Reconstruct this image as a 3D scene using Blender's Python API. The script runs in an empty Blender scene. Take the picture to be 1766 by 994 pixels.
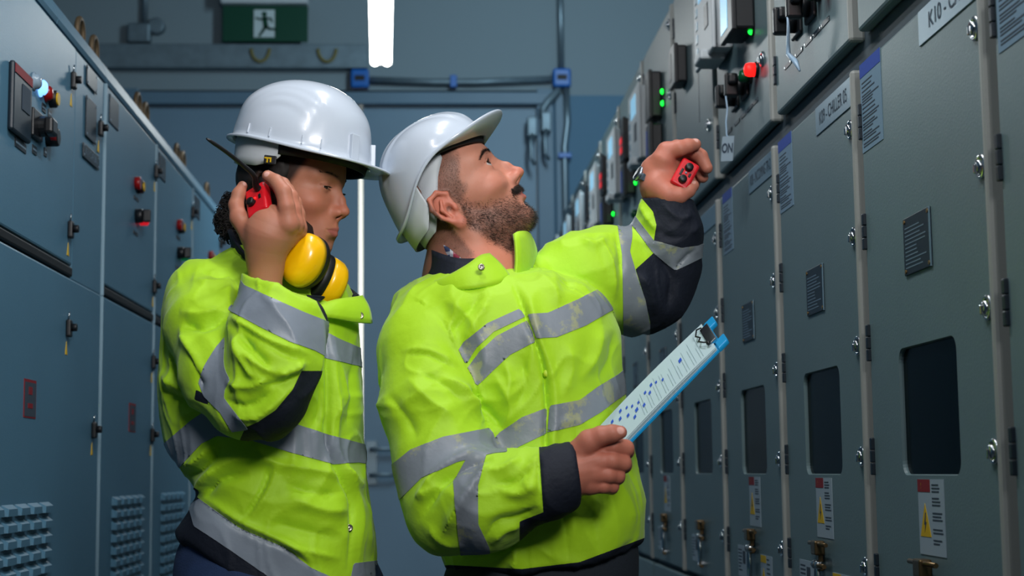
import bpy, bmesh, math, random
import numpy as np
from mathutils import Vector, Matrix
random.seed(7); RNG = np.random.default_rng(7)
SC = bpy.context.scene
COL = SC.collection
PI = math.pi
# ------------------------------------------------------------------ camera
FPX = 2746.0; CAM = np.array([0, 0, 1.15])
def nrm(v):
    v = np.array(v, float); return v / np.linalg.norm(v)
_Y = nrm((740 - 883, -(815 - 497), -FPX))
_Z = np.array((615 - 883, 497 + 23000, -FPX), float); _Z = nrm(_Z - _Y * _Z.dot(_Y)); _X = np.cross(_Y, _Z)
ROT = np.array([_X, _Y, _Z])
def PY(px, py, Y):
    """the point at depth Y that is seen at pixel (px, py)"""
    d = ROT @ np.array((px - 883., 497. - py, -FPX)); return CAM + d * (Y / d[1])
def proj(P):
    c = (np.asarray(P, float) - CAM) @ ROT
    return 883 + FPX * c[..., 0] / -c[..., 2], 497 - FPX * c[..., 1] / -c[..., 2]
cam = bpy.data.cameras.new('camera'); camo = bpy.data.objects.new('camera', cam); COL.objects.link(camo)
M = Matrix([list(r) for r in ROT]).to_4x4(); M.translation = Vector(CAM); camo.matrix_world = M
cam.sensor_width = 36; cam.lens = FPX / 1766 * 36; cam.clip_start = .05; cam.clip_end = 60
cam.dof.use_dof = True; cam.dof.focus_distance = 2.72; cam.dof.aperture_fstop = 5.6
SC.camera = camo
SC.view_settings.view_transform = 'Standard'; SC.view_settings.look = 'None'
SC.view_settings.gamma = 1; SC.view_settings.use_curve_mapping = False; SC.view_settings.exposure = 0

# ------------------------------------------------------------------ materials
def lin(c):
    return tuple(((x / 255) / 12.92 if x / 255 <= .04045 else ((x / 255 + .055) / 1.055) ** 2.4) for x in c)
MATS = {}
def mat(name, rgb, rough=.5, metal=0., bump=0., bscale=60., vary=0., vscale=4., emit=0., coat=0., spec=.5, sss=0., trans=0., attr=None, ior=1.45, sheen=0.):
    """procedural principled material; rgb is sRGB 0-255"""
    m = bpy.data.materials.new(name); m.use_nodes = True
    nt = m.node_tree; b = nt.nodes['Principled BSDF']
    c = lin(rgb) + (1,)
    b.inputs['Base Color'].default_value = c
    b.inputs['Roughness'].default_value = rough; b.inputs['Metallic'].default_value = metal
    b.inputs['Coat Weight'].default_value = coat; b.inputs['Specular IOR Level'].default_value = spec
    b.inputs['IOR'].default_value = ior
    b.inputs['Sheen Weight'].default_value = sheen
    if trans: b.inputs['Transmission Weight'].default_value = trans
    if sss:
        b.inputs['Subsurface Weight'].default_value = sss; b.inputs['Subsurface Scale'].default_value = .006
        b.inputs['Subsurface Radius'].default_value = (1, .35, .2)
    if emit:
        b.inputs['Emission Color'].default_value = c; b.inputs['Emission Strength'].default_value = emit
    tc = nt.nodes.new('ShaderNodeTexCoord')
    src = None
    if attr:
        a = nt.nodes.new('ShaderNodeAttribute'); a.attribute_name = attr; src = a.outputs['Color']
        nt.links.new(src, b.inputs['Base Color'])
    if vary:
        n = nt.nodes.new('ShaderNodeTexNoise'); n.inputs['Scale'].default_value = vscale; n.inputs['Detail'].default_value = 5
        nt.links.new(tc.outputs['Object'], n.inputs['Vector'])
        mr = nt.nodes.new('ShaderNodeMapRange'); mr.inputs['From Min'].default_value = .3; mr.inputs['From Max'].default_value = .7
        mr.inputs['To Min'].default_value = 1 - vary; mr.inputs['To Max'].default_value = 1 + vary
        nt.links.new(n.outputs['Fac'], mr.inputs['Value'])
        mx = nt.nodes.new('ShaderNodeMix'); mx.data_type = 'RGBA'; mx.blend_type = 'MULTIPLY'; mx.inputs['Factor'].default_value = 1
        if src: nt.links.new(src, mx.inputs['A'])
        else: mx.inputs['A'].default_value = c
        nt.links.new(mr.outputs['Result'], mx.inputs['B']); nt.links.new(mx.outputs['Result'], b.inputs['Base Color'])
    if bump:
        n = nt.nodes.new('ShaderNodeTexNoise'); n.inputs['Scale'].default_value = bscale; n.inputs['Detail'].default_value = 4
        nt.links.new(tc.outputs['Object'], n.inputs['Vector'])
        bp = nt.nodes.new('ShaderNodeBump'); bp.inputs['Strength'].default_value = bump; bp.inputs['Distance'].default_value = .01
        nt.links.new(n.outputs['Fac'], bp.inputs['Height']); nt.links.new(bp.outputs['Normal'], b.inputs['Normal'])
    MATS[name] = m
    return m

# ------------------------------------------------------------------ objects
def tag(o, label=None, cat=None, group=None, kind=None):
    if label: o['label'] = label
    if cat: o['category'] = cat
    if group: o['group'] = group
    if kind: o['kind'] = kind
    return o
def empty(name, loc, label=None, cat=None, group=None):
    o = bpy.data.objects.new(name, None); COL.objects.link(o); o.location = tuple(loc); o.empty_display_size = .05
    return tag(o, label, cat, group)
def mesh_obj(name, V, faces, mats, parent=None, mi=None, smooth=False, origin=None, label=None):
    """one mesh object; V in world coordinates unless origin is given as (0,0,0) for local"""
    V = np.asarray(V, float)
    root = parent
    while root is not None and root.parent is not None: root = root.parent
    if origin is None: origin = np.array(root.location) if root is not None else np.zeros(3)
    me = bpy.data.meshes.new(name)
    me.from_pydata((V - np.asarray(origin)).tolist(), [], [list(map(int, f)) for f in faces])
    for m in (mats if isinstance(mats, (list, tuple)) else [mats]): me.materials.append(m)
    if mi is not None: me.polygons.foreach_set('material_index', np.asarray(mi, np.int32))
    if smooth is True: me.polygons.foreach_set('use_smooth', np.ones(len(me.polygons), bool))
    elif smooth is not False: me.polygons.foreach_set('use_smooth', np.asarray(smooth, bool))
    me.update()
    o = bpy.data.objects.new(name, me); COL.objects.link(o)
    if parent is not None: o.parent = parent
    if label: o['label'] = label
    return o
def link_dup(o, parent=None):
    c = o.copy(); COL.objects.link(c); c.parent = parent
    for ch in o.children: link_dup(ch, c)
    return c

_TXT = {}
def text_mesh(s, size, bold=False, depth=.0):
    key = (s, size, bold)
    if key not in _TXT:
        cu = bpy.data.curves.new('t', 'FONT'); cu.body = s; cu.size = size; cu.align_x = 'CENTER'; cu.align_y = 'CENTER'
        cu.offset = size * .035 if bold else 0
        ob = bpy.data.objects.new('t', cu); COL.objects.link(ob)
        dg = bpy.context.evaluated_depsgraph_get(); me = bpy.data.meshes.new_from_object(ob.evaluated_get(dg))
        V = np.array([v.co[:] for v in me.vertices]).reshape(-1, 3); Fc = [tuple(p.vertices) for p in me.polygons]
        bpy.data.objects.remove(ob); bpy.data.curves.remove(cu); bpy.data.meshes.remove(me)
        _TXT[key] = (V, Fc)
    return _TXT[key]
_BOX = {}
class MB:
    """collects shapes, builds them as ONE mesh"""
    def __init__(s): s.V = []; s.F = []; s.MI = []; s.S = []; s.n = 0
    def add(s, V, F, m=0, sm=False):
        V = np.asarray(V, float).reshape(-1, 3); s.V.append(V)
        for f in F: s.F.append(tuple(i + s.n for i in f)); s.MI.append(m); s.S.append(sm)
        s.n += len(V); return s
    def box(s, lo, hi, m=0, bev=0., seg=2):
        lo, hi = np.minimum(lo, hi).astype(float), np.maximum(lo, hi).astype(float)
        d = hi - lo
        if bev <= 0:
            V = [(x, y, z) for x in (lo[0], hi[0]) for y in (lo[1], hi[1]) for z in (lo[2], hi[2])]
            return s.add(V, [(0, 1, 3, 2), (4, 6, 7, 5), (0, 4, 5, 1), (2, 3, 7, 6), (0, 2, 6, 4), (1, 5, 7, 3)], m)
        bm = bmesh.new(); bmesh.ops.create_cube(bm, size=1)
        for v in bm.verts: v.co = Vector((v.co.x * d[0], v.co.y * d[1], v.co.z * d[2]))
        bmesh.ops.bevel(bm, geom=list(bm.edges) + list(bm.verts), offset=min(bev, .49 * d.min()), segments=seg, profile=.5, affect='EDGES')
        bm.verts.index_update()
        V = np.array([v.co[:] for v in bm.verts]) + (lo + hi) / 2; F = [tuple(v.index for v in f.verts) for f in bm.faces]; bm.free()
        return s.add(V, F, m)
    def obox(s, c, ax, half, m=0, bev=0., seg=2):
        """box with axes ax (3 vectors)"""
        t = MB().box(-np.array(half, float), np.array(half, float), m, bev, seg)
        return s.add(np.asarray(c) + t.V[0] @ np.array([nrm(a) for a in ax]), t.F, m)
    def ring(s, rings, m=0, cap=True, sm=True, closed=True):
        """loft of point rings of equal size"""
        n = len(rings[0]); V = np.concatenate([np.asarray(r, float) for r in rings]); F = []
        for i in range(len(rings) - 1):
            for j in range(n if closed else n - 1):
                k = (j + 1) % n; F.append((i * n + j, i * n + k, (i + 1) * n + k, (i + 1) * n + j))
        s.add(V, F, m, sm)
        if cap:
            b = s.n - len(V)
            for r, rev in ((0, True), (len(rings) - 1, False)):
                f = [b + r * n + j for j in range(n)]
                s.F.append(tuple(reversed(f)) if rev else tuple(f)); s.MI.append(m); s.S.append(False)
        return s
    def tube(s, pts, r, m=0, seg=10, closed=False, sm=True, cap=True):
        P = np.asarray(pts, float); n = len(P); rr = np.broadcast_to(np.asarray(r, float), (n,))
        T = np.gradient(P, axis=0) if not closed else np.roll(P, -1, 0) - np.roll(P, 1, 0)
        T /= np.linalg.norm(T, axis=1)[:, None] + 1e-12
        u = np.cross(T[0], (0, 0, 1)); u = np.cross(T[0], (1, 0, 0)) if np.linalg.norm(u) < .1 else u
        rings = []
        for i in range(n):
            u = u - T[i] * u.dot(T[i]); u /= np.linalg.norm(u); w = np.cross(T[i], u)
            a = np.arange(seg) * 2 * PI / seg
            rings.append(P[i] + rr[i] * (np.cos(a)[:, None] * u + np.sin(a)[:, None] * w))
        if closed: rings.append(rings[0]); cap = False
        return s.ring(rings, m, cap, sm)
    def cyl(s, c, ax, r, h, m=0, seg=20, r2=None, bev=0.):
        """cylinder from c along ax, height h; r2 the far radius"""
        c = np.asarray(c, float); ax = nrm(ax); r2 = r if r2 is None else r2
        u = np.cross(ax, (0, 0, 1)); u = np.array((1., 0, 0)) if np.linalg.norm(u) < .1 else nrm(u); w = np.cross(ax, u)
        a = np.arange(seg) * 2 * PI / seg; circ = np.cos(a)[:, None] * u + np.sin(a)[:, None] * w
        prof = [(0, r), (h, r2)] if bev <= 0 else [(0, r), (h - bev, r2), (h - bev * .3, r2 - bev * .3), (h, r2 - bev)]
        return s.ring([c + ax * z + circ * q for z, q in prof], m, True, bev > 0)
    def lathe(s, c, ax, prof, m=0, seg=24, cap=True):
        c = np.asarray(c, float); ax = nrm(ax)
        u = np.cross(ax, (0, 0, 1)); u = np.array((1., 0, 0)) if np.linalg.norm(u) < .1 else nrm(u); w = np.cross(ax, u)
        a = np.arange(seg) * 2 * PI / seg; circ = np.cos(a)[:, None] * u + np.sin(a)[:, None] * w
        return s.ring([c + ax * z + circ * max(q, 1e-5) for z, q in prof], m, cap, True)
    def ball(s, c, r, m=0, seg=16):
        n = seg // 2; r = np.broadcast_to(np.asarray(r, float), (3,)); rings = []
        for i in range(n + 1):
            t = -PI / 2 + PI * (.02 + .96 * i / n); a = np.arange(seg) * 2 * PI / seg
            rings.append(np.asarray(c) + r * np.stack([np.cos(t) * np.cos(a), np.cos(t) * np.sin(a), np.full(seg, np.sin(t))], 1))
        return s.ring(rings, m, True, True)
    def prism(s, poly, o, right, up, depth, m=0, sm=False):
        """polygon (2-D, any winding) in the plane (right, up) at o, extruded by depth along right x up"""
        right = nrm(right); up = nrm(up); nn = np.cross(right, up); P = np.asarray(poly, float)
        A = np.sum(P[:, 0] * np.roll(P[:, 1], -1) - np.roll(P[:, 0], -1) * P[:, 1])
        if A < 0: P = P[::-1]
        b = np.asarray(o) + P[:, :1] * right + P[:, 1:] * up; n = len(P)
        s.add(np.concatenate([b, b + nn * depth]), [tuple(reversed(range(n))), tuple(range(n, 2 * n))] + [(i, (i + 1) % n, n + (i + 1) % n, n + i) for i in range(n)], m)
        return s
    def text(s, txt, size, o, right, up, m=0, sx=1., sy=1., bold=False):
        V, F = text_mesh(txt, size, bold); right = nrm(right); up = nrm(up)
        return s.add(np.asarray(o) + V[:, :1] * sx * right + V[:, 1:2] * sy * up, F, m)
    def build(s, name, mats, parent=None, label=None, local=False):
        V = np.concatenate(s.V)
        return mesh_obj(name, V, s.F, mats, parent, s.MI, s.S, origin=(0, 0, 0) if local else None, label=label)
def rrect(w, h, r, n=6):
    """rounded rectangle outline centred on 0"""
    out = []
    for cx, cy, a0 in ((w / 2 - r, h / 2 - r, 0), (-w / 2 + r, h / 2 - r, 90), (-w / 2 + r, -h / 2 + r, 180), (w / 2 - r, -h / 2 + r, 270)):
        for i in range(n + 1):
            a = math.radians(a0 + 90 * i / n); out.append((cx + r * math.cos(a), cy + r * math.sin(a)))
    return np.array(out)
def fix_normals(o):
    bm = bmesh.new(); bm.from_mesh(o.data); bmesh.ops.recalc_face_normals(bm, faces=bm.faces); bm.to_mesh(o.data); bm.free(); return o
_b0 = MB.build
MB.build = lambda s, *a, **k: fix_normals(_b0(s, *a, **k))
# ================================================================== the room
mat('wall_upper', (118, 138, 150), .85, bump=.15, bscale=40, vary=.06, vscale=1.2)
wm = mat('wall_paint', (118, 138, 150), .8, bump=.12, bscale=40, vary=.06, vscale=1.2)
def two_tone(m, z0, low, high):
    nt = m.node_tree; b = nt.nodes['Principled BSDF']
    for l in list(b.inputs['Base Color'].links): nt.links.remove(l)
    g = nt.nodes.new('ShaderNodeNewGeometry'); sp = nt.nodes.new('ShaderNodeSeparateXYZ'); mt = nt.nodes.new('ShaderNodeMath'); mt.operation = 'GREATER_THAN'; mt.inputs[1].default_value = z0
    mx = nt.nodes.new('ShaderNodeMix'); mx.data_type = 'RGBA'; mx.inputs['A'].default_value = lin(low) + (1,); mx.inputs['B'].default_value = lin(high) + (1,)
    nt.links.new(g.outputs['Position'], sp.inputs[0]); nt.links.new(sp.outputs['Z'], mt.inputs[0]); nt.links.new(mt.outputs[0], mx.inputs['Factor']); nt.links.new(mx.outputs['Result'], b.inputs['Base Color'])
two_tone(wm, 3.43, (84, 118, 142), (124, 140, 148))
mat('floor_paint', (70, 84, 92), .35, vary=.1, vscale=2, bump=.05)
mat('ceiling_paint', (112, 128, 138), .9, bump=.1)
mat('door_paint', (104, 132, 152), .5, bump=.06, bscale=90, vary=.05, vscale=2)
mat('frame_paint', (88, 116, 136), .5, vary=.06)
mat('dull_steel', (120, 138, 148), .4, .7)
mat('galvanised', (112, 130, 140), .5, .5, vary=.15, vscale=14)
mat('blue_plastic', (18, 96, 176), .4)
mat('dark_rubber', (14, 17, 21), .6)
mat('pale_plastic', (188, 196, 200), .45)
mat('exit_green', (4, 66, 48), .4)
mat('exit_white', (190, 205, 208), .5)
mat('tube_glow', (255, 252, 244), emit=14)
mat('old_cord', (120, 112, 60), .7)
mat('daylight_panel_white', (235, 235, 225), .9)
WX0, WX1, WY0, WY1, WZ = -2.6, 2.2, -1.2, 9.5, 4.35
def S(name, mb, m):
    o = mb.build(name, m); o['kind'] = 'structure'; return o
S('floor', MB().box((WX0 - .1, WY0, -.1), (WX1 + .1, 12, 0)), MATS['floor_paint'])
S('ceiling', MB().box((WX0 - .1, WY0, WZ), (WX1 + .1, WY1 + .2, WZ + .1)), MATS['ceiling_paint'])
S('wall_left', MB().box((WX0 - .1, WY0, 0), (WX0, WY1 + .2, WZ)), MATS['wall_paint'])
S('wall_right', MB().box((WX1, WY0, 0), (WX1 + .1, WY1 + .2, WZ)), MATS['wall_paint'])
DX0, DX1, DZ, GAP = -1.73, .665, 3.36, (-.4145, -.3905)
S('wall_back', MB().box((WX0, WY1, 0), (DX0 - .1, WY1 + .2, WZ)).box((DX1 + .1, WY1, 0), (WX1, WY1 + .2, WZ)).box((DX0 - .1, WY1, DZ + .1), (DX1 + .1, WY1 + .2, WZ)), MATS['wall_paint'])
S('trim_1', MB().box((DX0 - .1, WY1 - .05, 0), (DX0, WY1 + .2, DZ + .1), bev=.006).box((DX1, WY1 - .05, 0), (DX1 + .1, WY1 + .2, DZ + .1), bev=.006)
  .box((DX0 - .35, WY1 - .07, DZ), (DX1 + .1, WY1 + .2, DZ + .075), bev=.006), MATS['frame_paint'])
S('trim_2', MB().box((DX1 + .11, WY1 - .03, 0), (DX1 + .19, WY1, 3.43), bev=.008), MATS['frame_paint'])
def door(name, x0, x1, hinge):
    d = S(name, MB().box((x0, WY1 + .0, .01), (x1, WY1 + .05, DZ - .005), bev=.004), MATS['door_paint'])
    hx = x0 + .05 if hinge else x1 - .05
    s = 1 if hinge else -1
    h = MB().box((hx - .035, WY1 - .012, 1.08), (hx + .035, WY1, 1.34), 0, .004)
    for z in (1.29, 1.14):
        h.tube([(hx, WY1 - .012, z), (hx, WY1 - .06, z), (hx + s * .02, WY1 - .07, z), (hx + s * .15, WY1 - .07, z), (hx + s * .155, WY1 - .05, z)], .011)
    h.build('door_handle', MATS['dull_steel'], d)
    return d
door('door_1', DX0 + .004, GAP[0], False); door('door_2', GAP[1], DX1 - .004, True)
S('daylight_panel', MB().box((-2.5, 11.2, 0), (1.5, 11.3, 5)), MATS['daylight_panel_white'])  # white panel added outside so the gap between the doors shows bright

# ---- things on the back wall
def wallthing(name, parts, label, cat, at, group=None):
    e = empty(name, at, label, cat, group)
    for pn, mb, m in parts: mb.build(pn, m, e)
    return e
b = WY1
wallthing('cable_trunking', [('trunking_body', MB().box((-2.3, b - .075, 3.592), (-.36, b, 3.728), 0, .006), MATS['galvanised']),
    ('lid_lip', MB().box((-2.3, b - .09, 3.577), (-.36, b - .0, 3.594), 0, .003), MATS['galvanised'])]
    + [('cord_loop', MB().tube([(x + .055 * math.cos(t), b - .088, 3.70 + .085 * math.sin(t)) for t in np.linspace(PI * 1.02, PI * 1.98, 14)], .009), MATS['old_cord']) for x in (-1.0, -.6)],
    'grey metal cable trunking on the back wall under the exit sign', 'cable trunking', (-1.3, b, 3.6))
# emergency exit sign
e = empty('exit_sign', (-.97, b - .02, 3.73), 'dark green emergency exit sign with white running man', 'sign')
MB().box((-1.232, b - .16, 3.955), (-.712, b - .03, 4.16), 0, .008).build('sign_housing', MATS['pale_plastic'], e)
MB().box((-1.226, b - .10, 3.735), (-.715, b - .085, 3.955), 0, .003).build('sign_panel', MATS['exit_green'], e)
pc = MB(); ox, oz, yy = -.97, 3.845, b - .1025
pc.box((ox - .068, yy, oz - .085), (ox + .056, yy + .003, oz + .085), 1)
def limb(p, q, w):
    p = np.array(p); q = np.array(q); d = nrm(q - p); nn = np.array((-d[1], d[0])) * w / 2; p = p - d * w * .3; q = q + d * w * .3
    pc.prism([p + nn, p - nn, q - nn, q + nn], (ox, yy - .0025, oz), (1, 0, 0), (0, 0, 1), .002, 0)
pc.cyl((ox - .006, yy - .003, oz + .058), (0, 1, 0), .016, .003, 0, 16)
for p, q, w in (((-.004, .032), (.004, -.022), .03), ((0, .03), (-.032, .024), .012), ((-.032, .024), (-.055, .034), .011), ((.008, .03), (.034, .03), .012), ((.034, .03), (.04, .008), .011),
                ((.004, -.022), (.026, -.034), .017), ((.026, -.034), (.062, -.036), .014), ((.062, -.036), (.066, -.056), .012), ((0, -.022), (-.016, -.05), .017), ((-.016, -.05), (-.034, -.076), .014)):
    limb(p, q, w)
pc.build('running_man_symbol', [MATS['exit_green'], MATS['exit_white']], e)
# round junction box
wallthing('junction_box', [('box_body', MB().box((-1.80, b - .07, 3.74), (-1.66, b, 3.86), 0, .015).cyl((-1.63, b, 3.845), (0, -1, 0), .05, .06, 0, 20, bev=.01), MATS['galvanised']),
    ('conduit_pipe', MB().tube([(-1.70, b - .03, 3.86), (-1.70, b - .03, 4.35)], .017), MATS['dull_steel'])],
    'grey round cornered junction box high on the back wall left of the exit sign', 'junction box', (-1.72, b, 3.8))
for i, (x, z, lab) in enumerate(((-.405, 3.516, 'blue square junction box above the bright gap between the doors'), (.818, 3.523, 'blue square junction box at the right corner of the door frame'))):
    wallthing('junction_box', [('box_body', MB().box((x - .055, b - .085, z - .058), (x + .055, b, z + .058), 0, .014), MATS['blue_plastic']),
        ('cover_label', MB().box((x - .03, b - .088, z - .016), (x + .03, b - .084, z + .016), 0), MATS['dark_rubber'])], lab, 'junction box', (x, b, z), 'blue junction boxes')
wallthing('conduit', [('pipe', MB().tube([(-.345, b - .04, 3.515), (.05, b - .04, 3.502), (.3, b - .04, 3.502), (.757, b - .04, 3.522)], .021), MATS['galvanised']),
    ('clip', MB().box((.14, b - .07, 3.465), (.18, b, 3.54), 0, .004), MATS['blue_plastic'])], 'horizontal grey conduit between the two blue junction boxes', 'conduit', (.2, b, 3.55))
wallthing('conduit', [('pipe', MB().tube([(.818, b - .04, 3.583), (.818, b - .04, 4.35)], .02), MATS['dull_steel'])], 'vertical conduit rising from the right blue junction box', 'conduit', (.818, b, 3.63))
wallthing('conduit', [('pipe', MB().tube([(.845, b - .04, 3.463), (.85, b - .04, 3.25), (.83, b - .04, 3.1), (.83, b - .04, 1.0)], .022), MATS['dull_steel']),
    ('clip', MB().box((.79, b - .07, 3.03), (.87, b, 3.06), 0, .004), MATS['blue_plastic'])], 'vertical steel conduit running down from the right blue junction box', 'conduit', (.83, b, 1.0))
wallthing('conduit', [('pipe', MB().tube([(.795, b - .045, 3.463), (.79, b - .055, 3.44), (.765, b - .07, 3.41), (.73, b - .075, 3.375), (.70, b - .08, 3.33), (.70, b - .08, 3.28)], .024), MATS['galvanised'])],
    'bent flexible conduit curling from the right blue box to the door switches', 'conduit', (.70, b, 3.28))
for x, z, lab in ((.63, 3.21, 'left of two small grey lever switches on the door jamb'), (.715, 3.24, 'right of two small grey lever switches on the door jamb')):
    wallthing('limit_switch', [('switch_body', MB().box((x - .03, b - .13, z - .06), (x + .03, b - .05, z + .06), 0, .008), MATS['galvanised']),
        ('lever', MB().tube([(x, b - .13, z - .05), (x - .012, b - .15, z - .1), (x - .01, b - .15, z - .2), (x + .012, b - .14, z - .24)], .012), MATS['dull_steel'])], lab, 'switch', (x, b, z), 'lever switches on the door jamb')

# ---- fluorescent lights
def fluo(x, y0, z, L, lab, turn=.0295):
    e = empty('fluorescent_light', (x, y0, z + .08), lab, 'light fitting', 'fluorescent ceiling lights')
    MB().box((x - .05, y0, z + .03), (x + .05, y0 + L, z + .075), 0, .008).build('batten', MATS['pale_plastic'], e)
    for yy in (y0 - .005, y0 + L - .015): MB().box((x - .05, yy, z - .012), (x + .05, yy + .02, z + .04), 0, .005).build('end_cap', MATS['pale_plastic'], e)
    for s in (-1, 1):
        MB().tube([(x + s * .027, y0 + .015, z), (x + s * .027, y0 + L - .015, z)], .019, seg=14).build('tube', MATS['tube_glow'], e)
    for yy in (y0 + .2, y0 + L - .2):
        MB().tube([(x, yy, z + .07), (x, yy, WZ)], .004, seg=6).build('hanger_rod', MATS['dull_steel'], e)
    e.rotation_euler.z = turn
fluo(-.169, 5.75, 2.97, 1.22, 'lit twin tube fluorescent light hanging above the helmets')
def area(name, loc, target, size, power, color=(1, 1, 1), spread=180):
    l = bpy.data.lights.new(name, 'AREA'); l.shape = 'RECTANGLE'; l.size, l.size_y = size; l.energy = power; l.color = color; l.spread = math.radians(spread)
    o = bpy.data.objects.new(name, l); COL.objects.link(o); o.location = loc
    d = Vector(target) - Vector(loc); o.rotation_euler = d.to_track_quat('-Z', 'Y').to_euler(); return o
# ================================================================== switchgear
mat('right_paint', (98, 120, 124), .42, bump=.05, bscale=220, vary=.05, vscale=3)
mat('right_edge_lit', (150, 154, 150), .45, bump=.04, bscale=220)  # door edges facing the camera: the light they catch is put into the colour
mat('left_paint', (76, 118, 142), .42, bump=.05, bscale=220, vary=.05, vscale=3)
mat('left_edge_lit', (116, 146, 162), .5)  # paler than the doors: light on the camera-facing edges painted in
mat('carcass', (60, 74, 82), .6)
mat('chrome', (200, 206, 210), .18, 1.)
mat('black_plastic', (16, 19, 23), .38)
mat('plate_metal', (140, 160, 174), .35, .6)
mat('plate_silver', (120, 148, 164), .35, .35)
mat('plate_dark', (26, 38, 48), .4, .1)
mat('screw_brass', (150, 120, 70), .35, .8)
mat('paper_blue', (112, 142, 164), .7)
mat('header_blue', (10, 62, 160), .6)
mat('print_dark', (52, 66, 80), .7)
mat('header_red', (128, 24, 34), .6)
mat('warn_yellow', (206, 170, 16), .6)
mat('bronze', (120, 100, 72), .35, .9)
mat('pane_glass', (10, 24, 30), .16, spec=.25)
m = MATS['pane_glass']; nt = m.node_tree                      # smoked pane: dark tint, sees a little of the inside
tb = nt.nodes.new('ShaderNodeBsdfTransparent'); tb.inputs['Color'].default_value = (.16, .24, .26, 1); mxs = nt.nodes.new('ShaderNodeMixShader'); mxs.inputs[0].default_value = .5
nt.links.new(nt.nodes['Principled BSDF'].outputs[0], mxs.inputs[1]); nt.links.new(tb.outputs[0], mxs.inputs[2]); nt.links.new(mxs.outputs[0], nt.nodes['Material Output'].inputs[0])
mat('led_green', (20, 255, 60), emit=3.2); mat('led_red', (255, 22, 18), emit=2.4); mat('led_white', (120, 180, 255), emit=1.8)
mat('led_red2', (210, 26, 38), emit=.8); mat('led_green2', (10, 130, 70), emit=.3)
mat('lens_red', (130, 16, 16), .25); mat('lens_green', (6, 74, 40), .25); mat('lens_clear', (130, 150, 165), .2)
mat('lens_yellow', (196, 160, 20), .35)
mat('screen_light', (150, 205, 235), .2, emit=.55); mat('screen_grey', (150, 176, 190), .25)
mat('label_white', (150, 168, 180), .6)
mat('tie_plastic', (150, 178, 200), .25)
mat('cast_eye', (92, 78, 58), .6, .4)
MESHC = {}
def cpart(key, name, parent, loc, fn, mats, label=None):
    """a part in its thing's local frame; meshes with the same key are shared"""
    if key not in MESHC:
        mb = MB(); fn(mb); V = np.concatenate(mb.V)
        o = mesh_obj(name, V, mb.F, [MATS[k] for k in mats], parent, mb.MI, mb.S, origin=(0, 0, 0)); fix_normals(o); MESHC[key] = o.data
    else:
        o = bpy.data.objects.new(name, MESHC[key]); COL.objects.link(o); o.parent = parent
    o.location = loc
    if label: o['label'] = label
    return o
NEAR = [1.39, 2.05, 2.70, 3.35, 4.032, 4.715, 5.395, 6.09, 6.765, 7.44, 8.12, 8.80]
XR = .75
def door_with_hole(mb, y0, y1, z0, z1, hc, hw, hh, r=.022, th=.024):
    H = rrect(hw, hh, r) + np.array(hc)
    def outer(i):
        a0, a1, b0, b1 = y0 + i, y1 - i, z0 + i, z1 - i; out = []
        for k, p in enumerate(H):
            c, j = divmod(k, 7)
            cx, cy = ((a1, b1), (a0, b1), (a0, b0), (a1, b0))[c]
            if j == 3: out.append((cx, cy))
            elif (j < 3) == (c in (0, 2)): out.append((cx, p[1]))
            else: out.append((p[0], cy))
        return np.array(out)
    def R3(P, x): return np.stack([np.full(len(P), x), P[:, 0], P[:, 1]], 1)
    mb.ring([R3(outer(0), th), R3(outer(0), .006), R3(outer(.002), .002), R3(outer(.006), 0), R3(H, 0), R3((H - hc) * .985 + hc, .004), R3((H - hc) * .985 + hc, th)], 0, False, False)
def lines_mb(mb, ya, yb, zs, x, w, m, rnd):
    for z in zs:
        e = ya + (yb - ya) * rnd.uniform(.45, 1.0); mb.box((x, ya, z), (x - .0004, e, z + w), m)
def latch(mb):
    mb.lathe((0, 0, 0), (-1, 0, 0), [(0, .0175), (.003, .0175), (.005, .0155), (.004, .012), (.002, .0115)], 0, 20)
    mb.lathe((-.001, 0, 0), (-1, 0, 0), [(0, .010), (.005, .010), (.008, .0085), (.0085, .003)], 0, 16)
    mb.box((-.0125, -.003, -.010), (-.006, .003, .004), 0, .0018)
def hinge(mb):
    for k in range(3): mb.box((-.006, -.006, -.031 + .021 * k), (.002, .006, -.0105 + .021 * k), 0, .0018)
def switch(mb):
    mb.box((-.008, -.038, -.03), (0, .038, .03), 0, .004); mb.cyl((-.008, 0, 0), (-1, 0, 0), .022, .016, 0, 20, bev=.003)
    mb.box((-.052, -.011, -.026), (-.02, .011, .03), 0, .005); mb.box((-.046, -.03, .0), (-.026, .03, .026), 0, .006)
def lamp(c):
    def f(mb):
        mb.cyl((0, 0, 0), (-1, 0, 0), .018, .008, 1, 20, bev=.002); mb.lathe((-.008, 0, 0), (-1, 0, 0), [(0, .0155), (.014, .0155), (.02, .013), (.023, .006), (.0235, .001)], 0, 20)
    return f
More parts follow.
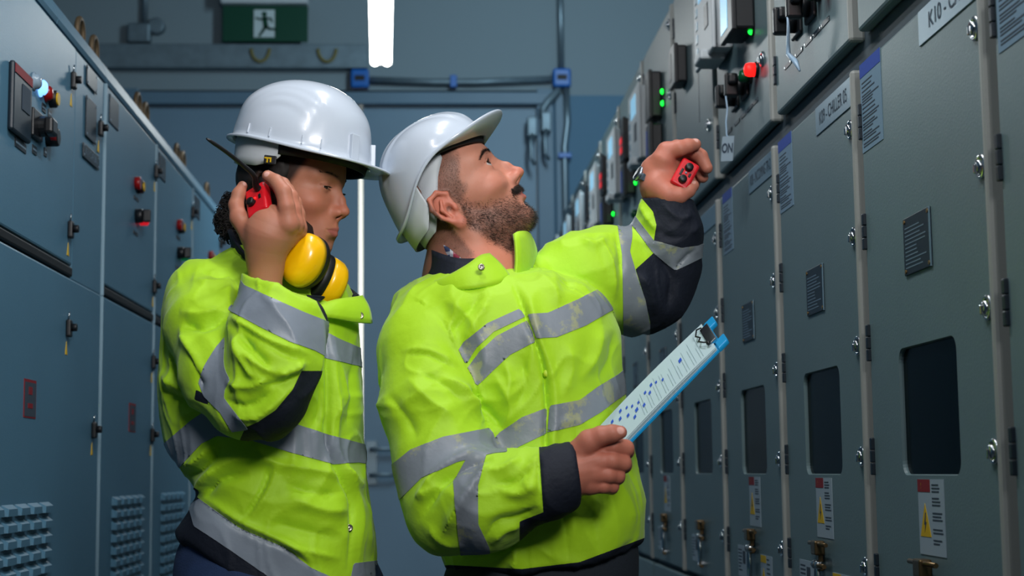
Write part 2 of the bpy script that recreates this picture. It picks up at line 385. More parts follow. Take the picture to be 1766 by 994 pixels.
def right_cab(k, info):
    y0, y1 = NEAR[k], NEAR[k + 1]; p = round(y1 - y0, 3)
    e = empty('switchgear_cabinet', (XR, y0, 0), info['label'], 'switchgear cabinet', 'grey switchgear cabinets along the right side')
    G = .012; ya, yb = .004, p - .03
    near = k <= 7
    cpart(('carc', p), 'carcass', e, (0, 0, 0), lambda m: [m.box((.022, 0, 0), (.9, .02, 2.56)), m.box((.022, p - .02, 0), (.9, p, 2.56)), m.box((.88, .02, 0), (.9, p - .02, 2.56)),
        m.box((.022, 0, 2.54), (.9, p, 2.565)), m.box((.022, .02, 1.84), (.86, p - .02, 1.905)), m.box((.022, .02, .80), (.86, p - .02, .85)), m.box((.022, .02, 0), (.86, p - .02, .1)),
        m.box((.022, .02, 1.9), (.04, p - .02, 2.55)), m.box((.022, p - .05, 0), (.04, p - .02, 1.86)), m.box((.022, .02, 0), (.04, .05, 1.86))], ['carcass'])
    ud = cpart(('ud', p), 'instrument_door', e, (0, 0, 0), lambda m: m.box((0, ya + .016, 1.903), (.024, yb, 2.57), 0, .006).box((-.005, ya, 1.898), (.024, ya + .018, 2.572), 1, .006), ['right_paint', 'right_edge_lit'])
    ld = cpart(('ld', p), 'breaker_door', e, (0, 0, 0), lambda m: (door_with_hole(m, ya + .016, yb, .855, 1.843, (.315, 1.237), .28, .20), m.box((-.005, ya, .852), (.024, ya + .018, 1.846), 1, .006)), ['right_paint', 'right_edge_lit'])
    cpart(('cd', p), 'cable_door', e, (0, 0, 0), lambda m: m.box((0, ya, .11), (.024, yb, .84), 0, .006), ['right_paint'])
    cpart(('pn', p), 'window_pane', ld, (0, 0, 0), lambda m: m.prism(rrect(.292, .212, .026), (.012, .315, 1.237), (0, -1, 0), (0, 0, 1), .005), ['pane_glass'], 'dark smoked window pane')
    cpart(('br', p), 'breaker_front', e, (0, 0, 0), lambda m: [m.box((.10, .12, .95), (.3, .52, 1.42), 0, .01), m.box((.09, .33, 1.145), (.10, .40, 1.22), 1, .002), m.box((.085, .2, 1.2), (.10, .27, 1.30), 2, .004)], ['black_plastic', 'screen_grey', 'plate_dark'])
    for z in (1.745, 1.553, 1.361, 1.169, .98): cpart('latch', 'latch', ld, (0, .036, z), latch, ['chrome'], 'chrome quarter turn latch')
    for z in (1.743, 1.551, 1.36, 1.168, .975): cpart('hinge', 'hinge', ld, (0, p - .034, z), hinge, ['plate_dark'])
    for z in (2.06, 2.30, 2.52): cpart('latch', 'latch', ud, (0, .095 if z < 2.1 else .06, z), latch, ['chrome'], 'chrome quarter turn latch')
    for z in (2.0, 2.25, 2.48): cpart('hinge', 'hinge', ud, (0, p - .034, z), hinge, ['plate_dark'])
    # plates and printed sheets on the breaker door
    nm = info.get('name')
    def fplate(m):
        m.box((-.002, .02, 1.785), (0, .28, 1.839), 0, .0008)
        if nm: m.text(nm, .034, (-.0026, .15, 1.811), (0, -1, 0), (0, 0, 1), 1, .25 / max(.25, .0215 * len(nm)) * 1.08, 1.05)
    if near: cpart(('np', nm), 'nameplate', ld, (0, 0, 0), fplate, ['plate_silver', 'print_dark'], 'silver engraved nameplate')
    rnd = random.Random(3)
    def fnotice(m):
        m.box((0, .49, 1.687), (-.001, .614, 1.842), 0); m.box((-.001, .49, 1.818), (-.0014, .614, 1.842), 1)
        z = 1.808
        while z > 1.695:
            m.box((-.001, .604, z), (-.0014, .604 - rnd.uniform(.05, .105), z - .0022), 2); z -= rnd.choice((.0048, .0048, .0075))
    if near: cpart('notice', 'notice_sheet', ld, (0, 0, 0), fnotice, ['paper_blue', 'header_blue', 'print_dark'], 'printed notice with a blue header')
    def frate(m):
        m.box((-.003, .262, 1.447), (0, .395, 1.537), 0, .001); m.box((-.0034, .262, 1.447), (-.001, .266, 1.537), 3)
        for yy in (.27, .387):
            for zz in (1.453, 1.531): m.cyl((-.003, yy, zz), (-1, 0, 0), .0032, .0015, 1, 10)
        for j in range(11): m.box((-.003, .385, 1.521 - j * .0062), (-.0034, .385 - rnd.uniform(.05, .105), 1.519 - j * .0062), 2)
    cpart('rate', 'rating_plate', ld, (0, 0, 0), frate, ['plate_dark', 'screw_brass', 'plate_metal', 'plate_silver'], 'dark riveted rating plate')
    def fwarn(m):
        m.box((0, .255, 1.018), (-.001, .378, 1.131), 0); m.box((-.001, .318, 1.112), (-.0014, .378, 1.131), 1)
        m.prism([(0, .05), (.026, 0), (-.026, 0)], (-.001, .345, 1.045), (0, -1, 0), (0, 0, 1), .0005, 2)
        m.prism([(.001, .036), (-.006, .018), (-.001, .018), (-.004, .006), (.006, .022), (.001, .022), (.004, .036)], (-.0014, .345, 1.045), (0, -1, 0), (0, 0, 1), .0004, 3)
        for z in (1.124, 1.119, 1.114, 1.104, 1.099, 1.094, 1.082, 1.077, 1.072, 1.058, 1.053, 1.042, 1.037): m.box((-.001, .310, z), (-.0014, .310 - rnd.uniform(.025, .047), z - .0022), 3)
        m.text('!', .012, (-.0018, .36, 1.121), (0, -1, 0), (0, 0, 1), 2)
    if k in (1, 2, 3, 5, 6, 0): cpart('warn', 'warning_label', ld, (0, 0, 0), fwarn, ['label_white', 'header_red', 'warn_yellow', 'print_dark'], 'white warning label with red corner and yellow triangle')
    def fhook(m):
        m.tube([(-.012, .27, 1.006), (-.012, .40, 1.006)], .004); m.box((-.02, .325, .985), (0, .36, 1.012), 0, .003)
        m.box((-.012, .33, .955), (-.002, .352, .99), 0, .002); m.tube([(-.014, .28, .966), (-.014, .37, .966)], .0045)
        for yy in (.335, .36): m.lathe((0, yy, .966), (-1, 0, 0), [(0, .009), (.014, .009), (.018, .006), (.0185, .001)], 1, 14)
        m.tube([(-.012, .345 + .012 * math.sin(t), .928 + .034 * math.cos(t)) for t in np.linspace(0, 2 * PI, 17)[:-1]], .004, 1, closed=True)
        m.tube([(-.012, .31, .888), (-.012, .375, .888)], .004); m.cyl((0, .35, .893), (-1, 0, 0), .008, .016, 1, 12)
    cpart('hook', 'shutter_lever', ld, (0, 0, 0), fhook, ['bronze', 'chrome'], 'bronze shutter lever with chrome loop')
    def finfo(m):
        m.box((0, .42, .893), (-.001, .535, .967), 0); m.box((-.001, .445, .925), (-.0014, .475, .955), 1); m.text('EIC', .012, (-.0018, .46, .94), (0, -1, 0), (0, 0, 1), 0, 1.0, 1.2) if False else None
        for j in range(7): m.box((-.001, .528, .958 - j * .008), (-.0014, .528 - rnd.uniform(.02, .045), .955 - j * .008), 1)
    cpart('info', 'data_label', ld, (0, 0, 0), finfo, ['label_white', 'print_dark'], 'small pale data label')
    def fyel(m):
        m.box((0, .15, .88), (-.001, .27, .957), 0); m.box((-.001, .21, .94), (-.0014, .268, .956), 1); m.prism([(0, .028), (.02, 0), (-.02, 0)], (-.001, .24, .9), (0, -1, 0), (0, 0, 1), .0004, 1)
        for j in range(6): m.box((-.001, .205, .95 - j * .01), (-.0014, .205 - rnd.uniform(.02, .045), .947 - j * .01), 2)
    if k in (1, 2, 3): cpart('yel', 'caution_label', ld, (0, 0, 0), fyel, ['label_white', 'warn_yellow', 'print_dark'], 'small white caution label with yellow block')
    # instruments
    def frelay(m):
        m.box((-.05, .42, 2.175), (0, .64, 2.42), 0, .008); m.box((-.056, .40, 2.17), (-.046, .655, 2.425), 0, .004)
        m.box((-.058, .46, 2.33), (-.055, .58, 2.40), 1, .002); m.box((-.058, .45, 2.24), (-.055, .50, 2.30), 2, .002)
        for j in range(5): m.box((-.058, .60, 2.20 + j * .035), (-.055, .625, 2.222 + j * .035), 3)
        m.box((-.075, .47, 2.16), (-.01, .56, 2.185), 0, .006)
    def fmeter(z0, z1, w=(.16, .30), d=.048):
        def f(m):
            m.box((-d, w[0], z0), (0, w[1], z1), 0, .006); m.box((-d - .007, w[0] - .004, z0 - .004), (-d + .005, w[1] + .004, z1 + .004), 0, .003)
            m.box((-d - .0085, w[0] + .05, z0 + .015), (-d - .006, w[1] - .012, z1 - .015), 1)
        return f
    def led(key, z, y): cpart('led_' + key, 'indicator_led', ud, (0, y, z), lambda m: m.cyl((.0, 0, 0), (-1, 0, 0), .0125, .005, 1, 18).lathe((-.005, 0, 0), (-1, 0, 0), [(0, .009), (.004, .008), (.007, .004), (.0072, .001)], 0, 16), ['led_' + key, 'black_plastic'], 'lit %s indicator' % key)
    if k in (3, 2, 1):
        if k == 3:
            cpart('relay', 'protection_relay', ud, (0, 0, 0), frelay, ['pale_plastic', 'screen_light', 'plate_dark', 'screen_grey'], 'pale protection relay')
            cpart('meter', 'panel_meter', ud, (0, 0, 0), fmeter(2.15, 2.29), ['black_plastic', 'screen_light'], 'black panel meter with lit screen')
            led('green', 2.15, .185)
        for y in (.40, .285): cpart('switch', 'selector_switch', ud, (0, y, 2.045), switch, ['black_plastic'], 'black selector switch')
        cpart('lampg', 'indicator_lamp', ud, (0, .22, 2.052), lamp('g'), ['lens_green', 'black_plastic'], 'dark green indicator lamp')
        cpart('lampr', 'indicator_lamp', ud, (0, .15, 2.05), lamp('r'), ['led_red', 'black_plastic'], 'lit red indicator lamp')
        def ftag(m): m.box((-.0015, -.03, -.0045), (0, .028, .0045), 0); [m.cyl((-.0015, yy, 0), (-1, 0, 0), .002, .001, 1, 8) for yy in (-.027, .025)]
        for y in (.50, .40, .32, .25, .185): cpart('tags', 'engraved_tag', ud, (0, y, 1.9835), ftag, ['plate_dark', 'chrome'])
    elif k == 4:
        cpart('meter7', 'panel_meter', ud, (0, 0, 0), fmeter(2.26, 2.37, (.42, .52), .032), ['black_plastic', 'plate_dark'], 'black blank panel meter')
        cpart('slot7', 'vent_slot', ud, (0, 0, 0), lambda m: m.box((-.001, .24, 2.1), (0, .244, 2.56), 0), ['plate_dark'])
    elif k >= 5:
        cpart('relay', 'protection_relay', ud, (0, 0, 0), frelay, ['pale_plastic', 'screen_light', 'plate_dark', 'screen_grey'], 'pale protection relay')
        cpart('meterA', 'panel_meter', ud, (0, 0, 0), fmeter(2.27, 2.42, (.24, .33), .036), ['black_plastic', 'plate_dark'], 'black panel meter')
        cpart('meterB', 'panel_meter', ud, (0, 0, 0), fmeter(2.14, 2.25, (.24, .33), .036), ['black_plastic', 'header_blue'], 'black panel meter with blue screen')
        if k == 5: led('green', 2.34, .19); led('green', 2.302, .19)
        elif k in (6, 7):
            def fdig(m):
                m.box((-.0455, .248, 2.285), (-.0425, .322, 2.365), 1, .001)
                for j in range(2):
                    for i in range(3): m.box((-.0475, .256 + i * .021, 2.295 + j * .034), (-.045, .266 + i * .021, 2.318 + j * .034), 0)
            cpart('dig', 'digit_display', ud, (0, 0, 0), fdig, ['led_red2', 'black_plastic'], 'lit red digit display')
            led('green', 2.172, .19)
            cpart('lampg', 'indicator_lamp', ud, (0, .15, 2.052), lamp('g'), ['lens_green', 'black_plastic'], 'dark green indicator lamp')
    return e
L = {1: dict(name='K10 - CAP', label='grey switchgear cabinet whose nameplate starts K10 - CAP'),
     2: dict(name='K09 - CHILLER 05', label='grey switchgear cabinet with nameplate K09 - CHILLER 05'),
     3: dict(name='K08 - INCOMING TR-2', label='grey switchgear cabinet with hanging ON tag and nameplate K08'),
     4: dict(label='grey switchgear cabinet behind the raised hand, with a shiny blank nameplate'),
     0: dict(label='grey switchgear cabinet nearest the camera, cut by the picture edge'),
     5: dict(label='grey switchgear cabinet with two stacked green lights above the raised wrist'),
     6: dict(label='grey switchgear cabinet with red digits, just behind the raised watch'),
     7: dict(label='grey switchgear cabinet with faint red digits, second beyond the raised hand'),
     8: dict(label='fourth grey switchgear cabinet from the far end of the right row'),
     9: dict(label='third grey switchgear cabinet from the far end of the right row'),
     10: dict(label='blurred grey switchgear cabinet at the very far end of the right row')}
L[8]['label'] = 'blurred grey switchgear cabinet, third from the far end of the row'
L[9]['label'] = 'blurred grey switchgear cabinet, second from the far end of the row'
for k in range(11): right_cab(k, L[k])
# the ON tag and cable ties that hang from the switches
e = empty('warning_tag', (.70, 3.60, 1.9), 'white ON tag hanging on a clear plastic tie from a selector switch', 'tag')
tr = nrm((.62, -.78, -.12)); tu = nrm(np.cross(np.cross(tr, (0, 0, 1)), tr)); tc = np.array((.692, 3.58, 1.884))
MB().prism(rrect(.036, .058, .002, 2), tc, tr, tu, .0012, 0).text('ON', .025, tc + np.cross(tr, tu) * .0018, tr, tu, 1, .85, 1.2, True).build('tag_card', [MATS['label_white'], MATS['print_dark']], e)
s0 = np.array((.70, 3.63, 2.02))
MB().tube([s0, s0 + (.004, .004, -.03), (.697, 3.62, 1.955), (.694, 3.60, 1.92), tc + tu * .024], .0022, seg=6).build('plastic_tie', MATS['tie_plastic'], e)
e = empty('cable_tie', (.70, 2.98, 1.95), 'loose clear plastic tie hanging from the K09 selector switch', 'cable tie')
MB().tube([(.70, 2.98, 2.03), (.702, 2.985, 2.0), (.704, 3.0, 1.975), (.706, 3.01, 1.955), (.71, 2.97, 1.93), (.712, 2.945, 1.905)], [.002, .003, .0035, .005, .006, .002], seg=6).build('tie_strip', MATS['tie_plastic'], e)
e = empty('cable_tie', (.70, 2.33, 1.9), 'clear plastic tie hanging at the top of the K10 door', 'cable tie')
MB().tube([(.705, 2.33, 2.03), (.706, 2.333, 1.95), (.708, 2.335, 1.88)], [.002, .002, .0025], seg=6).build('tie_strip', MATS['tie_plastic'], e)

# ------------------------------------------------------------------ left row
XL = -.82
LEFTY = [2.95, 4.028, 4.788, 5.54, 6.29]
def lk(mb):
    mb.box((0, -.012, -.022), (.012, .012, .018), 0, .004); mb.cyl((.012, 0, 0), (1, 0, 0), .009, .012, 0, 14, bev=.002)
    mb.tube([(.004, 0, .018), (.006, 0, .035)], .002, 2, 6)
    mb.prism([(0, .03), (.010, 0), (-.010, 0)], (.0, 0, -.062), (0, 1, 0), (0, 0, 1), .001, 1)
def vent(cols, w, z0, z1):
    def f(mb):
        n = int((z1 - z0) / .0315)
        for i in range(cols):
            for j in range(n):
                y = i * w; z = z1 - j * .0315
                b = [(y + .008, z - .026), (y + w - .008, z - .026), (y + w - .008, z - .004), (y + .008, z - .004)]
                t = [(y + .014, z - .026), (y + w - .014, z - .026), (y + w - .018, z - .012), (y + .018, z - .012)]
                V = [(0, *q) for q in b] + [(.013, *q) for q in t]
                mb.add(V, [(4, 5, 6, 7), (1, 2, 6, 5), (2, 3, 7, 6), (3, 0, 4, 7)], 0); mb.add([(.0005, *q) for q in b[:2]] + [(.013, *q) for q in t[1::-1]], [(0, 1, 2, 3)], 1)
    return f
def lplate(y0, y1, z0, z1, txt=None):
    def f(m):
        m.box((0, y0, z0), (.003, y1, z1), 0, .001)
        for yy in (y0 + .008, y1 - .008):
            for zz in (z0 + .006, z1 - .006): m.cyl((.003, yy, zz), (1, 0, 0), .003, .0015, 1, 8)
        if txt: m.text(txt, .026, (.0036, (y0 + y1) / 2, (z0 + z1) / 2), (0, 1, 0), (0, 0, 1), 1, .95, 1.0)
    return f
def pbtn(mb):   # red and yellow push button pair
    mb.cyl((0, 0, 0), (1, 0, 0), .019, .016, 0, 18, bev=.003); mb.cyl((0, .046, -.002), (1, 0, 0), .019, .016, 2, 18, bev=.003); mb.cyl((.016, .046, -.002), (1, 0, 0), .013, .003, 1, 16)
def rot(c):
    def f(mb):
        mb.cyl((0, 0, 0), (1, 0, 0), .02, .02, 0, 18, bev=.003); mb.box((.02, -.008, -.018), (.042, .008, .018), 0, .004)
    return f
def left_cab(i, label):
    y0, y1 = LEFTY[i], LEFTY[i + 1]
    e = empty('control_cabinet', (XL, y0, 0), label, 'control cabinet', 'blue grey control cabinets along the left side')
    w = y1 - y0; g = .01; q = 3.689 - y0 if i == 0 else w - g
    def body(m): m.box((-.7, 0, 0), (-.03, w, 2.15), 1); m.box((-.04, .004, .03), (-.022, w - .004, 2.15), 1)
    cpart(('lbody', i), 'carcass', e, (0, 0, 0), body, ['left_paint', 'carcass'])
    def cap(m):
        P = [(-.72, 2.15), (0.0, 2.15), (.004, 2.16), (-.012, 2.205), (-.02, 2.212), (-.72, 2.212)]
        m.ring([[(a, yy, b) for a, b in P] for yy in (.002, w * .5 - .002)], 0, True, False); m.ring([[(a, yy, b) for a, b in P] for yy in (w * .5 + .002, w - .002)], 0, True, False)
    cpart(('lcap', i), 'top_cap', e, (0, 0, 0), cap, ['left_paint'])
    ud = cpart(('lud', i), 'upper_door', e, (0, 0, 0), lambda m: m.box((-.024, .012, 1.632), (0, q, 2.146), 0, .005).box((-.024, .002, 1.60), (.004, .011, 2.148), 1, .003), ['left_paint', 'left_edge_lit'])
    if i == 0: cpart('lstrip', 'side_panel', e, (0, 0, 0), lambda m: m.box((-.024, q + .006, 1.60), (-.002, w - .004, 2.146), 0, .004), ['left_paint'])
    cpart(('lgap', i), 'door_gasket', e, (0, 0, 0), lambda m: m.box((-.024, .01, 1.606), (.002, q, 1.628), 0, .004), ['dark_rubber'], 'black rubber seal between the doors')
    ld = cpart(('lld', i), 'lower_door', e, (0, 0, 0), lambda m: m.box((-.024, .012, .05), (0, w - g, 1.602), 0, .005).box((-.024, .002, .05), (.004, .011, 1.60), 1, .003), ['left_paint', 'left_edge_lit'])
    v0, vn = ((3.12 - .1 - y0, 5), (.165, 5), (.165, 5), (.165, 5))[i]
    cpart(('lv', i), 'vent_grille', ld, (0, v0, 0), vent(vn, .1 if i == 0 else .0895, .62, 1.1), ['left_paint', 'dark_rubber'])
    for y, z in ([(3.648 - y0, 1.486), (3.943 - y0, 1.263)] if i == 0 else [(w - .02, 1.486), (w - .02, 1.27)]): cpart('lk', 'key_lock', ld, (0, y, z), lk, ['black_plastic', 'warn_yellow', 'chrome'], 'black key lock with yellow tag')
    for y, z in ([(3.645 - y0, 2.06), (3.645 - y0, 1.712)] if i == 0 else [(w - .02, 2.06), (w - .02, 1.712)]): cpart('lk', 'key_lock', ud, (0, y, z), lk, ['black_plastic', 'warn_yellow', 'chrome'], 'black key lock with yellow tag')
    ly = 3.278 - y0 if i == 0 else .39
    cpart('llab', 'warning_sticker', ld, (0, ly, 0), lambda m: m.box((0, 0, 1.27), (.001, .1, 1.349), 1).box((.001, .006, 1.273), (.0015, .096, 1.343), 0).box((.0015, .035, 1.318), (.002, .065, 1.334), 1).box((.0015, .03, 1.29), (.002, .07, 1.3), 1), ['print_dark', 'header_red'], 'dark sticker with red border')
    if i == 0:
        o = -y0
        def meter(m):
            m.box((0, 3.10 + o, 1.825), (.012, 3.245 + o, 1.965), 0, .005); m.box((.012, 3.106 + o, 1.942), (.0135, 3.24 + o, 1.96), 1); m.box((.012, 3.165 + o, 1.88), (.0135, 3.225 + o, 1.932), 2)
        cpart('lmet', 'control_unit', ud, (0, 0, 0), meter, ['plate_dark', 'header_red', 'print_dark'], 'dark control unit with red top band')
        for y, mt, nm in ((3.30, 'lens_clear', 'clear'), (3.352, 'led_white', 'lit white'), (3.404, 'lens_red', 'red')):
            cpart('ll' + mt, 'indicator_lamp', ud, (0, y + o, 1.97), lambda m: m.lathe((0, 0, 0), (1, 0, 0), [(0, .020), (.003, .020), (.004, .016), (.010, .016), (.015, .011), (.0155, .001)], 0, 18), [mt], nm + ' indicator lamp')
        cpart('lly', 'push_button', ud, (0, 3.445 + o, 1.967), lambda m: m.cyl((0, 0, 0), (1, 0, 0), .019, .016, 0, 18, bev=.003).cyl((.016, 0, 0), (1, 0, 0), .014, .003, 1, 16), ['black_plastic', 'lens_yellow'], 'black push button with yellow cap')
        cpart('lsw', 'selector_switch', ud, (0, 0, 0), lambda m: m.box((0, 3.27 + o, 1.85), (.01, 3.35 + o, 1.91), 0, .003).cyl((.01, 3.325 + o, 1.88), (1, 0, 0), .022, .012, 0, 18).box((.02, 3.305 + o, 1.862), (.04, 3.355 + o, 1.898), 0, .006), ['black_plastic'], 'large black selector switch')
        cpart('lrb', 'push_button', ud, (0, 3.425 + o, 1.878), lambda m: m.cyl((0, 0, 0), (1, 0, 0), .02, .026, 0, 18, bev=.004).cyl((.012, -.012, 0), (1, 0, 0), .012, .012, 1, 14), ['black_plastic', 'lens_red'], 'black push button with red side')
        if 1:
            for a, z, ww in ((3.16, 1.814, .085), (3.298, 1.828, .035), (3.398, 1.842, .022), (3.372, 1.934, .032), (3.425, 1.933, .03)): cpart(('ltg', ww), 'engraved_tag', ud, (0, a + o, z), lambda m: m.box((0, 0, -.009), (.002, ww, .009), 0).box((.002, .004, -.002), (.0024, ww - .004, .002), 1), ['black_plastic', 'plate_metal'])
        cpart('lp1', 'data_plate', e, (0, 0, 0), lplate(3.80 + o, 3.915 + o, 2.09, 2.137), ['plate_dark', 'plate_metal'], 'upper of two dark data plates')
        cpart('lp2', 'data_plate', e, (0, 0, 0), lplate(3.80 + o, 3.915 + o, 1.963, 2.062), ['plate_dark', 'plate_metal'], 'lower of two dark data plates')
        cpart('lp3', 'nameplate', e, (0, 0, 0), lplate(3.775 + o, 3.955 + o, 1.907, 1.941, 'K11 CAP.BK1'), ['plate_dark', 'plate_metal'], 'black engraved nameplate')
        cpart('lk', 'key_lock', e, (0, 3.955 + o, 2.015), lk, ['black_plastic', 'warn_yellow', 'chrome'], 'black key lock with yellow tag')
    else:
        cpart('lp4', 'data_plate', ud, (0, 0, 0), lplate(.048, .165, 2.058, 2.132), ['plate_dark', 'plate_metal'], 'dark data plate')
        cpart('lpb', 'push_button', ud, (0, .43, 1.966), pbtn, ['lens_red', 'lens_yellow', 'black_plastic'], 'red and yellow push button pair')
        cpart('lrot', 'selector_switch', ud, (0, .445, 1.876), rot(0), ['black_plastic'], 'black selector switch'); cpart('llm%d' % (i == 1), 'indicator_lamp', ud, (.004, .495, 1.874), lambda m: m.lathe((0, 0, 0), (1, 0, 0), [(0, .018), (.02, .018), (.024, .012), (.0242, .001)], 0, 16), ['led_red2' if i == 1 else 'led_green2'], 'lit %s lamp' % ('red' if i == 1 else 'green'))
        [cpart('ltg2', 'engraved_tag', ud, (0, yy, zz), lambda m: m.box((0, 0, -.005), (.002, .028, .005), 0), ['black_plastic']) for yy in (.41, .45) for zz in (1.925, 1.826)]
    for y in ([w - .078] if i == 0 else [.092, w - .04]):
        cpart('eye', 'lifting_eye', e, (-.05, y, 2.212), lambda m: m.tube([(.012 * math.sin(t) * 0, .034 * math.cos(t), .046 + .034 * math.sin(t)) for t in np.linspace(0, 2 * PI, 25)[:-1]], .0075, 0, 8, closed=True).cyl((0, 0, 0), (0, 0, 1), .02, .014, 0, 14), ['cast_eye'], 'cast lifting eye')
for i, lb in enumerate(('blue grey control cabinet with black nameplate K11 CAP.BK1 and lit white lamp', 'blue grey control cabinet with red buttons above a red lamp switch',
        'blue grey control cabinet with red button above a green lamp switch', 'farthest blue grey control cabinet of the row behind the woman')): left_cab(i, lb)
# ================================================================== implicit surfaces -> meshes
def smin(a, b, k):
    h = np.clip(.5 + .5 * (b - a) / k, 0, 1); return b * (1 - h) + a * h - k * h * (1 - h)
def smax(a, b, k): return -smin(-a, -b, k)
def ell(P, c, r, R=None):
    q = P - np.asarray(c, float)
    if R is not None: q = q @ R
    r = np.asarray(r, float); k0 = np.linalg.norm(q / r, axis=1); k1 = np.linalg.norm(q / (r * r), axis=1) + 1e-9
    return k0 * (k0 - 1) / k1
def cone(P, a, b, ra, rb):
    a = np.asarray(a, float); b = np.asarray(b, float); d = b - a
    t = np.clip(((P - a) @ d) / (d @ d + 1e-12), 0, 1)
    return np.linalg.norm(P - a - t[:, None] * d, axis=1) - (ra + (rb - ra) * t)
def chain(P, pts, rad, k=.004):
    f = None
    for i in range(len(pts) - 1):
        g = cone(P, pts[i], pts[i + 1], rad[i], rad[i + 1]); f = g if f is None else smin(f, g, k)
    return f
def rotm(yaw=0, pitch=0, roll=0):
    """columns are the local axes: x forward, y left, z up; pitch > 0 looks up"""
    y, p, r = (math.radians(v) for v in (yaw, pitch, roll))
    Rz = np.array([[math.cos(y), -math.sin(y), 0], [math.sin(y), math.cos(y), 0], [0, 0, 1]])
    Ry = np.array([[math.cos(p), 0, -math.sin(p)], [0, 1, 0], [math.sin(p), 0, math.cos(p)]])
    Rx = np.array([[1, 0, 0], [0, math.cos(r), -math.sin(r)], [0, math.sin(r), math.cos(r)]])
    return Rz @ Ry @ Rx
_NT = np.random.default_rng(11).random((32, 32, 32))
def noise3(P, s):
    q = P * s; i = np.floor(q).astype(int); f = q - i; f = f * f * (3 - 2 * f); out = 0
    for a in (0, 1):
        for b_ in (0, 1):
            for c in (0, 1):
                w = np.where(a, f[:, 0], 1 - f[:, 0]) * np.where(b_, f[:, 1], 1 - f[:, 1]) * np.where(c, f[:, 2], 1 - f[:, 2])
                out = out + w * _NT[(i[:, 0] + a) % 32, (i[:, 1] + b_) % 32, (i[:, 2] + c) % 32]
    return out * 2 - 1
def polygonize(f, lo, hi, h, B=8, margin=1.6):
    """surface nets over a block-sparse grid; f(P) -> distance (negative inside)"""
    lo = np.asarray(lo, float); hi = np.asarray(hi, float)
    nb = np.ceil((hi - lo) / (h * B)).astype(int); n = nb * B + 1
    bc = np.stack(np.meshgrid(*[np.arange(k) for k in nb], indexing='ij'), -1).reshape(-1, 3)
    fc = f(lo + (bc + .5) * B * h)
    act = np.abs(fc) < B * h * .87 * margin
    D = np.empty(n, np.float32)
    sg = fc.reshape(nb); big = np.repeat(np.repeat(np.repeat(sg, B, 0), B, 1), B, 2)
    D[:] = 1; D[:-1, :-1, :-1] = big
    off = np.stack(np.meshgrid(*[np.arange(B + 1)] * 3, indexing='ij'), -1).reshape(-1, 3)
    ab = bc[act]
    for s in range(0, len(ab), 400):
        I = (ab[s:s + 400, None, :] * B + off[None]).reshape(-1, 3)
        D[I[:, 0], I[:, 1], I[:, 2]] = f(lo + I * h)
    ins = D < 0
    c = ins[:-1, :-1, :-1].astype(np.int8)
    cnt = sum(ins[a:n[0] - 1 + a, b_:n[1] - 1 + b_, d:n[2] - 1 + d].astype(np.int8) for a in (0, 1) for b_ in (0, 1) for d in (0, 1))
    cell = np.argwhere((cnt > 0) & (cnt < 8)); idx = -np.ones(n - 1, np.int64); idx[tuple(cell.T)] = np.arange(len(cell))
    acc = np.zeros((len(cell), 3)); num = np.zeros(len(cell))
    cor = [(a, b_, d) for a in (0, 1) for b_ in (0, 1) for d in (0, 1)]
    for p in cor:
        for ax in range(3):
            if p[ax]: continue
            q = list(p); q[ax] = 1
            d0 = D[cell[:, 0] + p[0], cell[:, 1] + p[1], cell[:, 2] + p[2]]; d1 = D[cell[:, 0] + q[0], cell[:, 1] + q[1], cell[:, 2] + q[2]]
            x = (d0 < 0) != (d1 < 0); t = np.where(x, d0 / np.where(x, d0 - d1, 1), 0)
            pt = np.tile(np.array(p, float), (len(cell), 1)); pt[:, ax] = t
            acc += pt * x[:, None]; num += x
    V = lo + (cell + acc / num[:, None]) * h
    F = []
    for ax in range(3):
        a1, a2 = (ax + 1) % 3, (ax + 2) % 3
        s0 = [slice(None)] * 3; s1 = [slice(None)] * 3; s0[ax] = slice(0, -1); s1[ax] = slice(1, None)
        ch = ins[tuple(s0)] != ins[tuple(s1)]
        E = np.argwhere(ch); E = E[(E[:, a1] > 0) & (E[:, a2] > 0) & (E[:, a1] < n[a1] - 1) & (E[:, a2] < n[a2] - 1)]
        fl = ins[tuple(E.T)]
        q = []
        for u, v in ((1, 1), (0, 1), (0, 0), (1, 0)):
            C = E.copy(); C[:, a1] -= u; C[:, a2] -= v; q.append(idx[tuple(C.T)])
        q = np.stack(q, 1); q[~fl] = q[~fl][:, ::-1]; F.append(q)
    return V, np.concatenate(F)
def tri(F):
    F = np.asarray(F); return F if F.shape[1] == 3 else np.concatenate([F[:, [0, 1, 2]], F[:, [0, 2, 3]]])
def vnormals(V, T):
    n = np.cross(V[T[:, 1]] - V[T[:, 0]], V[T[:, 2]] - V[T[:, 0]]); N = np.zeros_like(V)
    for k in range(3): np.add.at(N, T[:, k], n)
    return N / (np.linalg.norm(N, axis=1)[:, None] + 1e-12)
